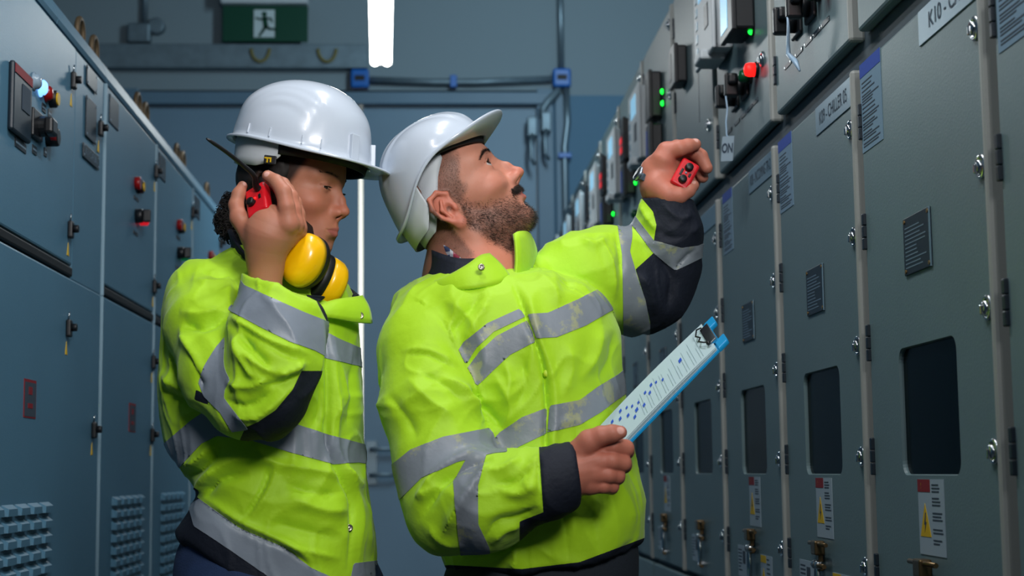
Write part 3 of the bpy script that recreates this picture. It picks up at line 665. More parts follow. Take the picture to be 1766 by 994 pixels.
def split(V, T, g, lab, at=None):
    """cut triangles along g = 0; returns V, T, side (True where g > 0), labels and the other per-vertex fields"""
    s = g > 0; ts = s[T]; k = ts.sum(1); mixed = (k == 1) | (k == 2)
    Tm = T[mixed]; sm = ts[mixed]; one = np.where(sm.sum(1) == 1, True, False)
    lone = np.where(one[:, None], sm, ~sm).argmax(1); r = np.arange(len(Tm))
    a = Tm[r, lone]; b = Tm[r, (lone + 1) % 3]; c = Tm[r, (lone + 2) % 3]
    e = np.concatenate([np.stack([a, b], 1), np.stack([a, c], 1)]); es = np.sort(e, 1)
    u, inv = np.unique(es, axis=0, return_inverse=True); inv = inv.reshape(-1)
    t = g[u[:, 0]] / (g[u[:, 0]] - g[u[:, 1]]); t = np.clip(t, .02, .98)
    mixf = lambda A: np.concatenate([A, A[u[:, 0]] + (A[u[:, 1]] - A[u[:, 0]]) * (t[:, None] if A.ndim > 1 else t)])
    n0 = len(V); V2 = mixf(V); ab = n0 + inv[:len(Tm)]; ac = n0 + inv[len(Tm):]
    T2 = np.concatenate([T[~mixed], np.stack([a, ab, ac], 1), np.stack([ab, b, c], 1), np.stack([ab, c, ac], 1)])
    side = np.concatenate([k[~mixed] == 3, one, ~one, ~one]); L = np.concatenate([lab[~mixed], lab[mixed], lab[mixed], lab[mixed]])
    return V2, T2, side, L, [mixf(q) for q in (at or [])]
def pdist(px, py, poly):
    """signed distance (pixels) to an open polyline; + on its left-hand side, and the parameter 0..1 along it"""
    P = np.asarray(poly, float); best = np.full(px.shape, 1e9); sgn = np.ones(px.shape); par = np.zeros(px.shape)
    for i in range(len(P) - 1):
        d = P[i + 1] - P[i]; L = d @ d; t = ((px - P[i, 0]) * d[0] + (py - P[i, 1]) * d[1]) / L
        tc = np.clip(t, 0, 1); qx = px - P[i, 0] - tc * d[0]; qy = py - P[i, 1] - tc * d[1]; r = np.hypot(qx, qy); m = r < best
        best = np.where(m, r, best); sgn = np.where(m, np.sign(d[0] * qy - d[1] * qx), sgn); par = np.where(m, (i + tc) / (len(P) - 1), par)
    return best, sgn, par
def smooth_poly(pts, n=6):
    P = np.asarray(pts, float)
    if len(P) < 3: return P
    Q = np.concatenate([[2 * P[0] - P[1]], P, [2 * P[-1] - P[-2]]]); out = []
    for i in range(1, len(Q) - 2):
        for t in np.arange(n) / n:
            out.append(.5 * (2 * Q[i] + (Q[i + 1] - Q[i - 1]) * t + (2 * Q[i - 1] - 5 * Q[i] + 4 * Q[i + 1] - Q[i + 2]) * t * t + (3 * Q[i] - Q[i - 1] - 3 * Q[i + 1] + Q[i + 2]) * t ** 3))
    out.append(P[-1]); return np.array(out)
def folds(V, T, lst, gate=None):
    """press folds into the cloth: (polyline in photo pixels, width, height in mm); applied along the normals of the near surface"""
    N = vnormals(V, T); px, py = proj(V); face = np.clip(((CAM - V) * N).sum(1) / np.linalg.norm(V - CAM, axis=1) * 2.5 + .15, 0, 1)
    D = np.zeros(len(V))
    for it in lst:
        poly, w, a = it[:3]; P = smooth_poly(poly); m = (px > P[:, 0].min() - 4 * w) & (px < P[:, 0].max() + 4 * w) & (py > P[:, 1].min() - 4 * w) & (py < P[:, 1].max() + 4 * w)
        if len(it) > 3 and gate is not None: m &= gate[it[3]]
        if not m.any(): continue
        d, s, t = pdist(px[m], py[m], P); e = np.clip(np.minimum(t, 1 - t) * 4, 0, 1); q = d / w
        D[m] += a * .001 * e * np.where(q < 3.5, .6 * np.exp(-q * 1.3) + .4 * np.exp(-q * q), 0)
    q = V * np.array((1, 1, .75)); w_ = np.stack([noise3(q + 5, 9), noise3(q + 9, 9), noise3(q + 13, 9)], 1) * .05
    rd = (1 - np.abs(noise3(q + w_, 10))) ** 4 * .0058 + (1 - np.abs(noise3(q + 2 * w_ + 3, 19))) ** 4 * .0028
    return V + N * (D * face * 1.9 + rd - .0016)[:, None]
def strand_mesh(mb, roots, dirs, L, r, bend=None, seg=3):
    """tapering three sided hairs"""
    n = len(roots); rng = np.random.default_rng(5)
    t = np.linspace(0, 1, seg)
    u = np.cross(dirs, rng.normal(size=(n, 3))); u /= np.linalg.norm(u, axis=1)[:, None]; w = np.cross(dirs, u)
    L = np.broadcast_to(np.asarray(L, float), (n,)); bend = np.zeros((n, 3)) if bend is None else bend
    V = []
    for tt in t:
        c = roots + dirs * (L * tt)[:, None] + bend * (L * tt * tt)[:, None]
        for k in range(3):
            a = 2 * PI * k / 3; V.append(c + (r * (1 - .85 * tt)) * (math.cos(a) * u + math.sin(a) * w))
    V = np.stack(V, 1).reshape(-1, 3); per = seg * 3
    q = []
    for s in range(seg - 1):
        for k in range(3): q.append((s * 3 + k, s * 3 + (k + 1) % 3, (s + 1) * 3 + (k + 1) % 3, (s + 1) * 3 + k))
    q = np.array(q); F = (np.arange(n)[:, None, None] * per + q[None]).reshape(-1, 4)
    return mb.add(V, F.tolist(), 0, True)
def scatter(V, T, dens, n, seed=1):
    """n points on the mesh, likelier where dens (per vertex) is high; returns points and normals"""
    rng = np.random.default_rng(seed); N = vnormals(V, T)
    A = np.linalg.norm(np.cross(V[T[:, 1]] - V[T[:, 0]], V[T[:, 2]] - V[T[:, 0]]), axis=1); p = A * np.clip(dens[T].mean(1), 0, None); p /= p.sum()
    t = rng.choice(len(T), n, p=p); b = rng.dirichlet((1, 1, 1), n)
    return np.einsum('nk,nkd->nd', b, V[T[t]]), np.einsum('nk,nkd->nd', b, N[T[t]])
def col_attr(o, C):
    a = o.data.color_attributes.new('tint', 'FLOAT_COLOR', 'POINT'); C = np.concatenate([C, np.ones((len(C), 1))], 1)
    a.data.foreach_set('color', C.astype(np.float32).ravel())
def sstep(a, b, x):
    t = np.clip((x - a) / (b - a), 0, 1); return t * t * (3 - 2 * t)
def sheet(base, top, th, n=8, rows=7, bulge=0.):
    """a thick strip between two 3-D polylines: V, F, (u, v) per vertex"""
    A = smooth_poly(base, n); Bq = smooth_poly(top, n); m = len(A); vv = np.linspace(0, 1, rows)
    G = A[None] * (1 - vv)[:, None, None] + Bq[None] * vv[:, None, None]
    du = np.gradient(G, axis=1); dv = np.gradient(G, axis=0); N = np.cross(du, dv); N /= np.linalg.norm(N, axis=2)[..., None] + 1e-12
    G = G + N * (bulge * np.sin(vv * PI))[:, None, None]
    O, I = (G + N * th / 2).reshape(-1, 3), (G - N * th / 2).reshape(-1, 3); k = rows * m; F = []
    for i in range(rows - 1):
        for j in range(m - 1):
            a = i * m + j; F.append((a, a + 1, a + m + 1, a + m)); F.append((k + a, k + a + m, k + a + m + 1, k + a + 1))
    for j in range(m - 1):
        F.append((j + 1, j, k + j, k + j + 1)); a = (rows - 1) * m + j; F.append((a, a + 1, k + a + 1, k + a))
    for i in range(rows - 1):
        a = i * m; F.append((a, a + m, k + a + m, k + a)); a = i * m + m - 1; F.append((a + m, a, k + a, k + a + m))
    return np.concatenate([O, I]), F
# ================================================================== heads
mat('skin', (190, 140, 112), .5, bump=.1, bscale=900, attr='tint', sss=.08, spec=.4)
mat('eye_white', (176, 170, 166), .2); mat('eye_iris', (52, 34, 22), .15); mat('eye_pupil', (4, 4, 5), .1)
mat('hair_dark', (20, 15, 14), .7); mat('hair_brown', (34, 26, 22), .6); mat('hair_grey', (118, 104, 92), .6)
def warp(L, g):
    """shorter, further set back lower face"""
    dx, dz = g.get('lf', (0, 0)); Q = L.copy(); t = sstep(-.018, -.052 + dz, L[:, 2]) * sstep(.0, .045, L[:, 0]); Q[:, 2] -= dz * t; Q[:, 0] += dx * t; return Q
def head_sdf(Q0, g):
    """head in its own frame: tragus level 0, x forward, z up; g: dict of shape options"""
    P = warp(Q0, g); P[:, 1] = np.abs(P[:, 1]); fem = g.get('fem', 0)
    f = ell(P, (-.001, 0, .045), (.092, .075, .083))
    f = smin(f, ell(P, (.040, 0, .062), (.054, .060, .055)), .03)
    f = smin(f, ell(P, (.040, 0, -.028), (.055, .054 - .004 * fem, .078 - .004 * fem)), .03)
    f = smin(f, cone(P, (.004, .046 - .004 * fem, -.055), (.072, .014, -.089 + .004 * fem), .017 - .002 * fem, .015), .026)
    f = smin(f, ell(P, (.079 - .004 * fem, 0, -.088 + .006 * fem), (.018, .021 - .003 * fem, .017)), .016)
    f = smin(f, ell(P, (.058, .042, -.010), (.024, .020, .016)), .03)
    f = smin(f, cone(P, (.085, .010, .041), (.068, .046, .042), .0115 - .002 * fem, .0105 - .002 * fem), .016)
    f = smin(f, ell(P, (.082, 0, -.050), (.019, .027, .026)), .018)
    f = smax(f, -ell(P, (.0985, .031, .022), (.014, .0165, .0125)), .012)          # sockets
    E = np.array((.0755, .0315, .0225)); RE = .0139
    d = P - E; dist = np.linalg.norm(d, axis=1); f = smin(f, dist - RE, .005)
    az = np.arctan2(d[:, 1], d[:, 0]); el = np.arctan2(d[:, 2], np.hypot(d[:, 0], d[:, 1]) * np.sign(d[:, 0] + 1e-9))
    up, lo = g.get('lid', (22, 20)); w = np.clip(1 - (az - .12) ** 2 / g.get('ew', .75), 0, 1)
    op = np.maximum(el - math.radians(up) * w, -math.radians(lo) * w - el) * .013
    op = np.maximum(op, -(d[:, 0] - .002)); op = np.maximum(op, dist - .0185); op = np.where(w <= 0, .01, op)
    lidline = np.maximum(np.abs(el - math.radians(up + 16) * np.clip(w, .3, 1)) * .0134 - .0009, np.maximum(dist - .0152, .0134 - dist)); lidline = np.where(d[:, 0] > .003, lidline, .01)
    f = smax(f, -lidline, .0015)
    f = smax(f, -op, .0012)
    # nose
    nl = g.get('nose', 1.0)
    br = g.get('br', 0); n = smin(cone(P, (.0895, 0, .020), (.0985, 0, -.018), .0085, .0125), smin(cone(P, (.0895 + br, 0, .028), (.0925 + .0125 * nl + br * .3, 0, .006), .0064, .0072), cone(P, (.0925 + .0125 * nl + br * .3, 0, .006), (.0925 + .0205 * nl, 0, -.011), .0072, .0080), .006), .006); n = smin(n, ell(P, (.0935 + .0215 * nl, 0, -.0155), (.0098, .0090, .0082)), .008)
    n = smin(n, ell(P, (.101, .0120, -.0190), (.0122, .0066 - .0004 * fem, .0082)), .007)
    f = smin(f, n, .0105)
    f = smax(f, -ell(P, (.1070, .0068, -.0262), (.0072, .0036, .0048)), .0015)
    f = smin(f, cone(P, (.1000, 0, -.0325), (.0925 + .0195 * nl, 0, -.0190), .0046, .0050), .004)
    # mouth
    pl = .0010 * fem; op_ = g.get('open', 0.)
    f = smin(f, cone(P, (.1015, 0, -.0465), (.0895, .0215, -.0530), .0050 + pl, .0022), .006)
    f = smin(f, cone(P, (.0995, 0, -.0590 - op_), (.0885, .0195, -.0545), .0060 + pl, .0024), .006)
    f = smax(f, -cone(P, (.110, 0, -.0530 - op_ / 2), (.0945, .0245, -.0538), .0016 + op_ * .55, .0010), .0022)
    f = smax(f, -cone(P, (.110, .0, -.037), (.107, 0, -.043), .003, .003), .004)
    f = smax(f, -ell(P, (.1035, 0, -.0725), (.009, .020, .0055)), .010)
    # ear
    dx = g.get('earx', -.006); E0 = np.array((dx, 0, .0))
    hx = [(.006, .072, .006), (.009, .076, .022), (-.003, .081, .033), (-.019, .085, .030), (-.026, .087, .014), (-.022, .085, -.006), (-.012, .079, -.020), (-.004, .076, -.027)]
    e = ell(P, E0 + (-.009, .075, .006), (.017, .0050, .026), )
    e = smin(e, ell(P, E0 + (.001, .066, .002), (.016, .013, .024)), .006)
    e = smin(e, chain(P, [E0 + p for p in hx], [.0034, .0038, .0041, .0042, .0041, .0036, .0034, .0044], .003), .004)
    e = smin(e, ell(P, E0 + (-.002, .0755, -.0265), (.0085, .0045, .0085)), .004)
    e = smax(e, -ell(P, E0 + (-.003, .084, -.003), (.0085, .0085, .0125)), .003)
    e = smax(e, -chain(P, [E0 + p for p in ((.003, .083, .021), (-.012, .087, .022), (-.018, .088, .008))], [.0026, .0030, .0024]), .002)
    e = smin(e, chain(P, [E0 + p for p in ((-.006, .082, .017), (-.0135, .083, .004), (-.0095, .080, -.013))], [.0026, .0030, .0028]), .003)
    e = smin(e, ell(P, E0 + (.006, .0775, -.004), (.0042, .0042, .0062)), .003)
    f = smin(f, e, .006)
    return f
def make_head(name, g, R, O, sc, extra, lo, hi, h=.0016):
    """V, T in world coordinates and L, the head-frame coordinates; extra(P_world) -> distance of neck and shoulders"""
    def f(P):
        Q = ((P - O) @ R) / sc
        return smin(head_sdf(Q, g) * sc, extra(P), .022)
    V, F = polygonize(f, lo, hi, h); T = tri(F); return V, T, warp(((V - O) @ R) / sc, g)
def eye_obj(parent, R, O, sc, side, gaze):
    c = O + R @ (np.array((.0755, .0315 * side, .0225)) * sc); d = nrm(R @ nrm(gaze)); r = .0128 * sc; mb = MB()
    ang = [0.02, .2, .42, .46, .7, 1.1, 1.6, 2.2, 3.1]
    for i in range(len(ang) - 1):
        pr = [(r * math.cos(a) + (.0006 * sc if a < .45 else 0), r * math.sin(a)) for a in (ang[i], ang[i + 1])]
        mb.lathe(c, d, pr, 2 if i < 1 else (1 if i < 2 else 0), 28, cap=(i == 0 or i == len(ang) - 2))
    return mb.build('eye', [MATS['eye_white'], MATS['eye_iris'], MATS['eye_pupil']], parent)
# ================================================================== shared pieces for people
mat('hivis', (166, 214, 20), .62, bump=.12, bscale=55, sheen=.15)
mat('hivis_dirty', (190, 240, 22), .62)
mat('navy_cloth', (9, 18, 34), .75, bump=.15, bscale=120)
mat('retro_tape', (128, 138, 150), .42, bump=.1, bscale=45, vary=.08, vscale=9)
mat('jeans', (26, 48, 84), .85, bump=.2, bscale=400, vary=.15, vscale=30)
mat('dark_trousers', (26, 34, 44), .85, bump=.2, bscale=300)
mat('boot_leather', (30, 26, 24), .6)
mat('helmet_white', (180, 190, 202), .22, coat=.3, bump=.02, bscale=8)
mat('harness_white', (186, 192, 198), .5); mat('harness_black', (14, 15, 18), .6)
mat('snap_metal', (150, 146, 132), .3, .9); mat('button_yellow', (180, 210, 40), .5)
mat('radio_red', (206, 22, 34), .35); mat('radio_black', (14, 14, 16), .45)
mat('muff_yellow', (244, 186, 4), .28, coat=.3)
mat('clip_blue', (20, 140, 196), .35); mat('paper_white', (170, 192, 198), .75); mat('ink_blue', (24, 74, 180), .7); mat('ink_grey', (150, 172, 180), .7)
mat('steel_strap', (150, 160, 170), .38, 1.)
# worn, yellow-stained tape for the man
def stain(m, rgb, scale, thr):
    nt = m.node_tree; b = nt.nodes['Principled BSDF']; src = b.inputs['Base Color'].links[0].from_socket
    n = nt.nodes.new('ShaderNodeTexNoise'); n.inputs['Scale'].default_value = scale; n.inputs['Detail'].default_value = 8; n.inputs['Roughness'].default_value = .7
    tc = nt.nodes.new('ShaderNodeTexCoord'); nt.links.new(tc.outputs['Object'], n.inputs['Vector'])
    mr = nt.nodes.new('ShaderNodeMapRange'); mr.inputs['From Min'].default_value = thr; mr.inputs['From Max'].default_value = thr + .06; mr.inputs['To Max'].default_value = .5; nt.links.new(n.outputs['Fac'], mr.inputs['Value'])
    mx = nt.nodes.new('ShaderNodeMix'); mx.data_type = 'RGBA'; mx.inputs['B'].default_value = lin(rgb) + (1,)
    nt.links.new(src, mx.inputs['A']); nt.links.new(mr.outputs['Result'], mx.inputs['Factor']); nt.links.new(mx.outputs['Result'], b.inputs['Base Color'])
mat('retro_worn', (124, 132, 140), .45, bump=.12, bscale=45, vary=.1, vscale=9); stain(MATS['retro_worn'], (176, 178, 110), 16, .54)
MPP = 1 / FPX                                   # metres per pixel per metre of depth
def A3(l):                                       # (px, py, Y) list -> points
    return [PY(*q[:3]) for q in l]
def AR(l): return [q[3] * q[2] * MPP for q in l] # pixel radii -> metres
def pix_chain(P, l, k=.004): return chain(P, A3(l), AR(l), k)
class Loft:
    def __init__(s, rows, Yc, p=2.3):
        s.z = []; s.cx = []; s.hw = []; s.hd = []; s.cy = []
        for r in rows:
            y = r[4] if len(r) > 4 else Yc; a = PY(r[1], r[0], y); b = PY(r[2], r[0], y)
            s.z.append((a[2] + b[2]) / 2); s.cx.append((a[0] + b[0]) / 2); s.hw.append((b[0] - a[0]) / 2); s.hd.append(r[3]); s.cy.append(y)
        o = np.argsort(s.z); zz = np.array(s.z)[o]; s.p = p; t = np.linspace(0, len(zz) - 1, 200)
        def dense(v): return smooth_poly(np.stack([zz, np.array(v)[o]], 1), 12)
        s.T = {k: dense(getattr(s, k)) for k in ('cx', 'hw', 'hd', 'cy')}; s.z0, s.z1 = zz[0], zz[-1]
    def __call__(s, P):
        g = {k: np.interp(P[:, 2], v[:, 0], v[:, 1]) for k, v in s.T.items()}
        u = np.abs(P[:, 0] - g['cx']) / g['hw']; v = np.abs(P[:, 1] - g['cy']) / g['hd']
        f = ((u ** s.p + v ** s.p) ** (1 / s.p) - 1) * np.minimum(g['hw'], g['hd'])
        return smax(smax(f, P[:, 2] - s.z1, .02), s.z0 - P[:, 2], .01)
def insd(px, py, poly):
    """pixels inside (+) or outside (-) a closed polygon"""
    P = np.asarray(poly, float); n = len(P); d = np.full(px.shape, 1e9); c = np.zeros(px.shape, bool)
    for i in range(n):
        a, b = P[i], P[(i + 1) % n]; e = b - a; t = np.clip(((px - a[0]) * e[0] + (py - a[1]) * e[1]) / (e @ e + 1e-9), 0, 1)
        d = np.minimum(d, np.hypot(px - a[0] - t * e[0], py - a[1] - t * e[1]))
        x = (a[1] > py) != (b[1] > py); c ^= x & (px < (b[0] - a[0]) * (py - a[1]) / (b[1] - a[1] + 1e-12) + a[0])
    return np.where(c, d, -d)
def garment(name, parent, V, F, zones, tapes, gates, base_mats, tape_mat):
    """V, F: closed cloth surface. zones: [(material index, field)] and tapes: [field] as functions of (px, py, gates)"""
    T = tri(F); lab = np.zeros(len(T), int); gk = list(gates); G = [gates[k] for k in gk]
    for mi, fn in zones:
        px, py = proj(V); g = fn(px, py, dict(zip(gk, G))); V, T, side, lab, G = split(V, T, g, lab, G); lab = np.where(side & (lab == 0), mi, lab)
    for fn in tapes:
        px, py = proj(V); g = fn(px, py, dict(zip(gk, G))); V, T, side, lab, G = split(V, T, g, lab, G); lab = np.where(side, 99, lab)
    N = vnormals(V, T); jm = lab != 99
    o = mesh_obj(name, V, T, base_mats, parent, np.where(lab == 99, 0, lab), True)
    # the tape: every connected strip is a part of its own, 1.4 mm proud of the cloth
    TT = T[~jm]; used = np.unique(TT); lut = np.full(len(V), -1); lut[used] = np.arange(len(used)); TT = lut[TT]; n = len(used)
    root = np.arange(n)
    while True:
        r = root.copy(); mn = np.minimum.reduce([root[TT[:, 0]], root[TT[:, 1]], root[TT[:, 2]]])
        for k in range(3): np.minimum.at(r, TT[:, k], mn)
        r = r[r]
        if (r == root).all(): break
        root = r
    comp = root[TT[:, 0]]
    for c in np.unique(comp):
        t = TT[comp == c]
        if len(t) < 60: continue
        u = np.unique(t); l2 = np.full(n, -1); l2[u] = np.arange(len(u)); t = l2[t]; gv = V[used[u]]; gn = N[used[u]]; m = len(u)
        e = np.concatenate([t[:, [0, 1]], t[:, [1, 2]], t[:, [2, 0]]]); key = {tuple(x) for x in e.tolist()}
        bd = [x for x in e.tolist() if (x[1], x[0]) not in key]
        VV = np.concatenate([gv + gn * .0012, gv + gn * .0011, gv - gn * .0006]); FF = t.tolist() + [[m + b, m + a, 2 * m + a, 2 * m + b] for a, b in bd]
        mesh_obj('reflective_tape', VV, FF, tape_mat, o, None, [True] * len(t) + [False] * len(bd), label='grey reflective tape')
    return o
def hard_hat(name, at, R, O, sc, g, label):
    """white helmet in the head's frame: shell with brim, headband, nape strap"""
    e = empty(name, at, label, 'hard hat', 'white hard hats')
    cx, af, ab, b, zc, cz = g['cx'], g['af'], g['ab'], g['b'], g['crown'], g.get('cz', .5)
    th = np.linspace(0, 2 * PI, 97)[:-1]; C, Sn = np.cos(th), np.sin(th)
    ax = np.where(C > 0, af, ab)
    rz = np.interp(C, g['rimc'], g['rimz']); rz = np.convolve(np.concatenate([rz[-4:], rz, rz[:4]]), np.ones(9) / 9, 'valid')
    def dome(t, off):
        ph = t * PI / 2; cr = math.cos(ph) ** g.get('pw', .78); x = cx + (ax - off) * C * cr; y = (b - off) * Sn * cr; z = rz + (zc - off - rz) * math.sin(ph) ** g.get('pz', 1.0)
        up = sstep(.12, .45, t); rid = 0
        for yy, hh in g['ridges']: rid = rid + hh * sstep(yy + .0035, yy - .0035, np.abs(y))
        rid = rid * up * sstep(-1.02, -.6, -np.abs(x - cx) / af * .0 - .0 + np.zeros_like(x) - .0 if False else np.zeros_like(x))
        d = np.stack([x - cx, y, (z - rz.mean()) * 1.2], 1); d /= np.linalg.norm(d, axis=1)[:, None] + 1e-9
        return np.stack([x, y, z], 1) + d * rid[:, None] * (1 if off == 0 else 0)
    bw = .009 + g['peak'] * np.clip(C, 0, 1) ** g.get('pp', 2.2) + .002 * np.clip(-C, 0, 1)
    n2 = np.stack([C / ax, Sn / b], 1); n2 /= np.linalg.norm(n2, axis=1)[:, None]
    def brim(w, dz):
        q = dome(0, 0); q[:, :2] += n2 * (bw * w)[:, None]; q[:, 2] += dz + w * (g.get('droop', -.004) + g.get('tipup', 0) * np.clip(C, 0, 1) ** 1.5); return q
    ts = np.concatenate([np.linspace(0, .2, 6), np.linspace(.25, .985, 38)])
    rings = [dome(t, .0035) for t in ts[::-1]] + [brim(.05, -.0045), brim(.9, -.0045), brim(.98, -.0035), brim(1.0, -.0015), brim(.98, .0005), brim(.9, .0008), brim(.25, .0005), brim(.1, .0015)] + [dome(t, 0) for t in ts[1:]]
    W = lambda P: O + (np.asarray(P) @ R.T) * sc
    sh = MB().ring([W(r) for r in rings], 0, True, True)
    for s in (-1, 1):      # accessory slots and ribs at the sides
        for x0, hw_, ht_, hh_, t_ in g['slots']:
            i = np.argmin(np.abs(cx + ax * C - x0) + (Sn * s < 0) * 9); p = dome(t_, 0)[i]; nn = np.array((n2[i, 0], n2[i, 1], .12)); tt = np.array((-n2[i, 1], n2[i, 0], 0))
            sh.obox(W([p + nn * .001])[0], [R @ tt, R @ nn, R @ np.cross(tt, nn)], (hw_ * sc, ht_ * sc, hh_ * sc), 0, .0012)
    sh.build('shell', MATS['helmet_white'], e)
    def band(name, c0, c1, z0, z1, off, m, lab):
        a0, a1 = np.radians(c0), np.radians(c1); aa = np.linspace(a0, a1, 40); P0 = []; P1 = []
        for a in aa:
            c, s = math.cos(a), math.sin(a); r = (af if c > 0 else ab) - off; x = cx + r * c; y = (b - off) * s
            P0.append((x, y, np.interp(c, *z0))); P1.append((x, y, np.interp(c, *z1)))
        V, F = sheet(W(P0), W(P1), .0025, 2, 6, .003); return mesh_obj(name, V, F, m, e, None, True, label=lab)
    band('headband', -g.get('hb', 112), g.get('hb', 112), g['bandlo'], g['bandhi'], .010, MATS['harness_black'], 'black sweatband under the rim')
    band('nape_strap', g['nape0'], 360 - g['nape0'], g['napelo'], g['napehi'], g.get('napeoff', .012), MATS['harness_white'], 'white nape strap')
    if g.get('cradle'): band('cradle', 112, 248, ([-1, -.6, -.35], [-.030, -.022, .012]), ([-1, -.35], [.05, .075]), .008, MATS['harness_white'], 'white rear cradle')
    return e, W
def lip_mask(L):
    ay = np.clip(np.abs(L[:, 1]) / .0215, 0, 1); zu = -.0532 + .0078 * (1 - ay ** 1.7); zl = -.0545 - .0105 * (1 - ay ** 2)
    return sstep(.0008, -.0008, L[:, 2] - zu) * sstep(-.0008, .0008, L[:, 2] - zl) * (np.abs(L[:, 1]) < .0215) * sstep(.082, .086, L[:, 0])
def coarse(f, lo, hi, h=.012):
    V, F = polygonize(f, lo, hi, h, 4); return V, tri(F)
def hand_mesh(f, pts, h=.0013, pad=.035):
    P = np.array(pts); return polygonize(f, P.min(0) - pad, P.max(0) + pad, h)
def join(parts):
    V, T, C = [], [], []; n = 0
    for v, t, c in parts: V.append(v); T.append(t + n); C.append(c if c.ndim > 1 else np.tile(c, (len(v), 1))); n += len(v)
    return np.concatenate(V), np.concatenate(T), np.concatenate(C)
# ================================================================== the man
YM = 2.72; scM = 1.03
RM = rotm(-9, 38.5, 3); RH_ = rotm(-9, 31, 3); tragus = np.array((.004, -.078, -.004))
OM = PY(791, 352, YM - .08) - RM @ (tragus * scM); OH_ = PY(782, 347, YM - .08) - RH_ @ (tragus * scM)
manE = empty('person', (PY(900, 815, YM)[0], YM, 0), 'bearded man in white hard hat and yellow jacket looking up, holding a clipboard', 'person', 'two workers')
gm = dict(lid=(30, 22), open=.004, nose=.96, br=.0035, ew=.95, lf=(.005, .0085), earx=-.010)
nkA, nkB = OM + RM @ (np.array((-.022, 0, -.035)) * scM), PY(815, 500, YM + .03)
def man_extra(P):
    f = cone(P, nkA, nkB, .058, .064)
    f = smin(f, cone(P, OM + RM @ (np.array((.03, 0, -.075)) * scM), PY(868, 490, YM - .0), .033, .033), .03)
    f = smin(f, cone(P, PY(820, 500, YM), PY(820, 545, YM), .09, .13), .05)
    for s in (-1, 1): f = smin(f, cone(P, OM + RM @ (np.array((-.012, .058 * s, -.035)) * scM), PY(872, 498, YM - .02 + .02 * s), .012, .012), .02)
    return f
loM = OM + np.array((-.17, -.17, -.215)); hiM = OM + np.array((.20, .17, .19))
V, T, L = make_head('man', gm, RM, OM, scM, man_extra, loM, hiM, .0014)
ay = np.abs(L[:, 1]); x, z = L[:, 0], L[:, 2]
sk = np.array(lin((188, 128, 106))); Cc = np.tile(sk, (len(L), 1))
def tint(Cc, m, rgb, a): return Cc + (np.array(lin(rgb)) - Cc) * (np.clip(m, 0, 1) * a)[:, None]
red = np.exp(-((x - .115) ** 2 + ay ** 2 + (z + .015) ** 2) / .0005) + .6 * np.exp(-((x - .065) ** 2 + (ay - .05) ** 2 + (z + .015) ** 2) / .0005) + sstep(.073, .08, ay) * (np.abs(x + .012) < .03)
Cc = tint(Cc, red, (196, 104, 84), .55); Cc = tint(Cc, noise3(L, 60) * .5 + noise3(L, 160) * .4, (170, 104, 78), .35)
Cc = tint(Cc, sstep(-.045, -.09, z) * sstep(.05, .0, x), (206, 122, 96), .5)
lipm = lip_mask(L)
def beard_mask(L):
    x, ay, z = L[:, 0], np.abs(L[:, 1]), L[:, 2]
    cut = np.interp(x, [-.01, .006, .020, .036, .055, .075, .09, .12], [-.03, .010, -.006, -.022, -.034, -.042, -.046, -.05])
    jaw = (.35 * sstep(.004, -.012, z - cut) + .65 * sstep(-.008, -.034, z - cut)) * sstep(-.012, .004, x + .35 * (z + .05)) * sstep(-.118, -.104, z + .25 * np.clip(.05 - x, 0, 1))
    lipz = sstep(.030, .024, ay) * sstep(-.041, -.046, z) * sstep(-.076, -.068, z) * sstep(.078, .086, x)
    soul = sstep(.010, .006, ay) * sstep(-.066, -.069, z) * sstep(-.085, -.078, z) * (x > .08)
    bare = sstep(.024, .017, ay) * sstep(-.064, -.068, z) * sstep(-.083, -.077, z) * (x > .085) * (1 - soul)
    mst = sstep(.034, .028, ay) * sstep(-.0325, -.0355, z + .12 * ay) * sstep(-.0485, -.0455, z + .20 * ay) * sstep(.080, .088, x)
    return np.clip(np.maximum(jaw * (1 - lipz) * (1 - bare * .9), np.maximum(mst, soul)), 0, 1), mst
bm_, mst = beard_mask(L)
def hair_mask(L):
    x, ay, z = L[:, 0], np.abs(L[:, 1]), L[:, 2]
    top = sstep(.009, -.010, x + .006 * noise3(L, 120) - np.interp(z, [-.02, .0, .015, .03, .05, .07, .1], [.012, .020, .030, .034, .046, .056, .07])) * sstep(-.008, .004, z)
    nap = sstep(-.024, -.034, x) * sstep(-.10, -.075, z)
    ear = sstep(.0765, .0785, ay) * sstep(-.034, -.030, x) * sstep(.02, .012, x)
    return np.maximum(top, nap) * (1 - ear)
hm = hair_mask(L)
Cc = tint(Cc, bm_, (70, 50, 42), .62); Cc = tint(Cc, hm, (64, 48, 42), .62); Cc = tint(Cc, lipm * (1 - mst), (176, 96, 88), .75)
headM = (V, T, Cc, L)
# ---- hands
YH = 2.46
def fin(l, Y): return [(a, b, Y + c, r) for a, b, c, r in l]
RH = dict(idx=fin([(1028, 776, -.004, 20), (1056, 771, -.012, 17), (1078, 774, -.004, 15.5), (1080, 779, .016, 13.5), (1062, 783, .034, 12)], YH),
          mid=fin([(1030, 797, -.012, 20), (1054, 796, -.018, 16.5), (1074, 799, -.008, 15), (1076, 803, .012, 13.5), (1055, 804, .03, 12)], YH),
          rng=fin([(1026, 818, -.012, 18.5), (1048, 819, -.016, 15.5), (1064, 821, -.006, 14), (1065, 824, .012, 12.5), (1045, 824, .028, 11)], YH),
          pky=fin([(1018, 836, -.006, 17), (1040, 838, -.010, 13.5), (1055, 839, .0, 12.5), (1055, 842, .014, 11), (1038, 842, .026, 10)], YH),
          thb=fin([(990, 790, -.006, 25), (1016, 762, -.022, 20), (1036, 752, -.030, 16), (1056, 748, -.034, 14.5), (1070, 746, -.034, 11.5)], YH))
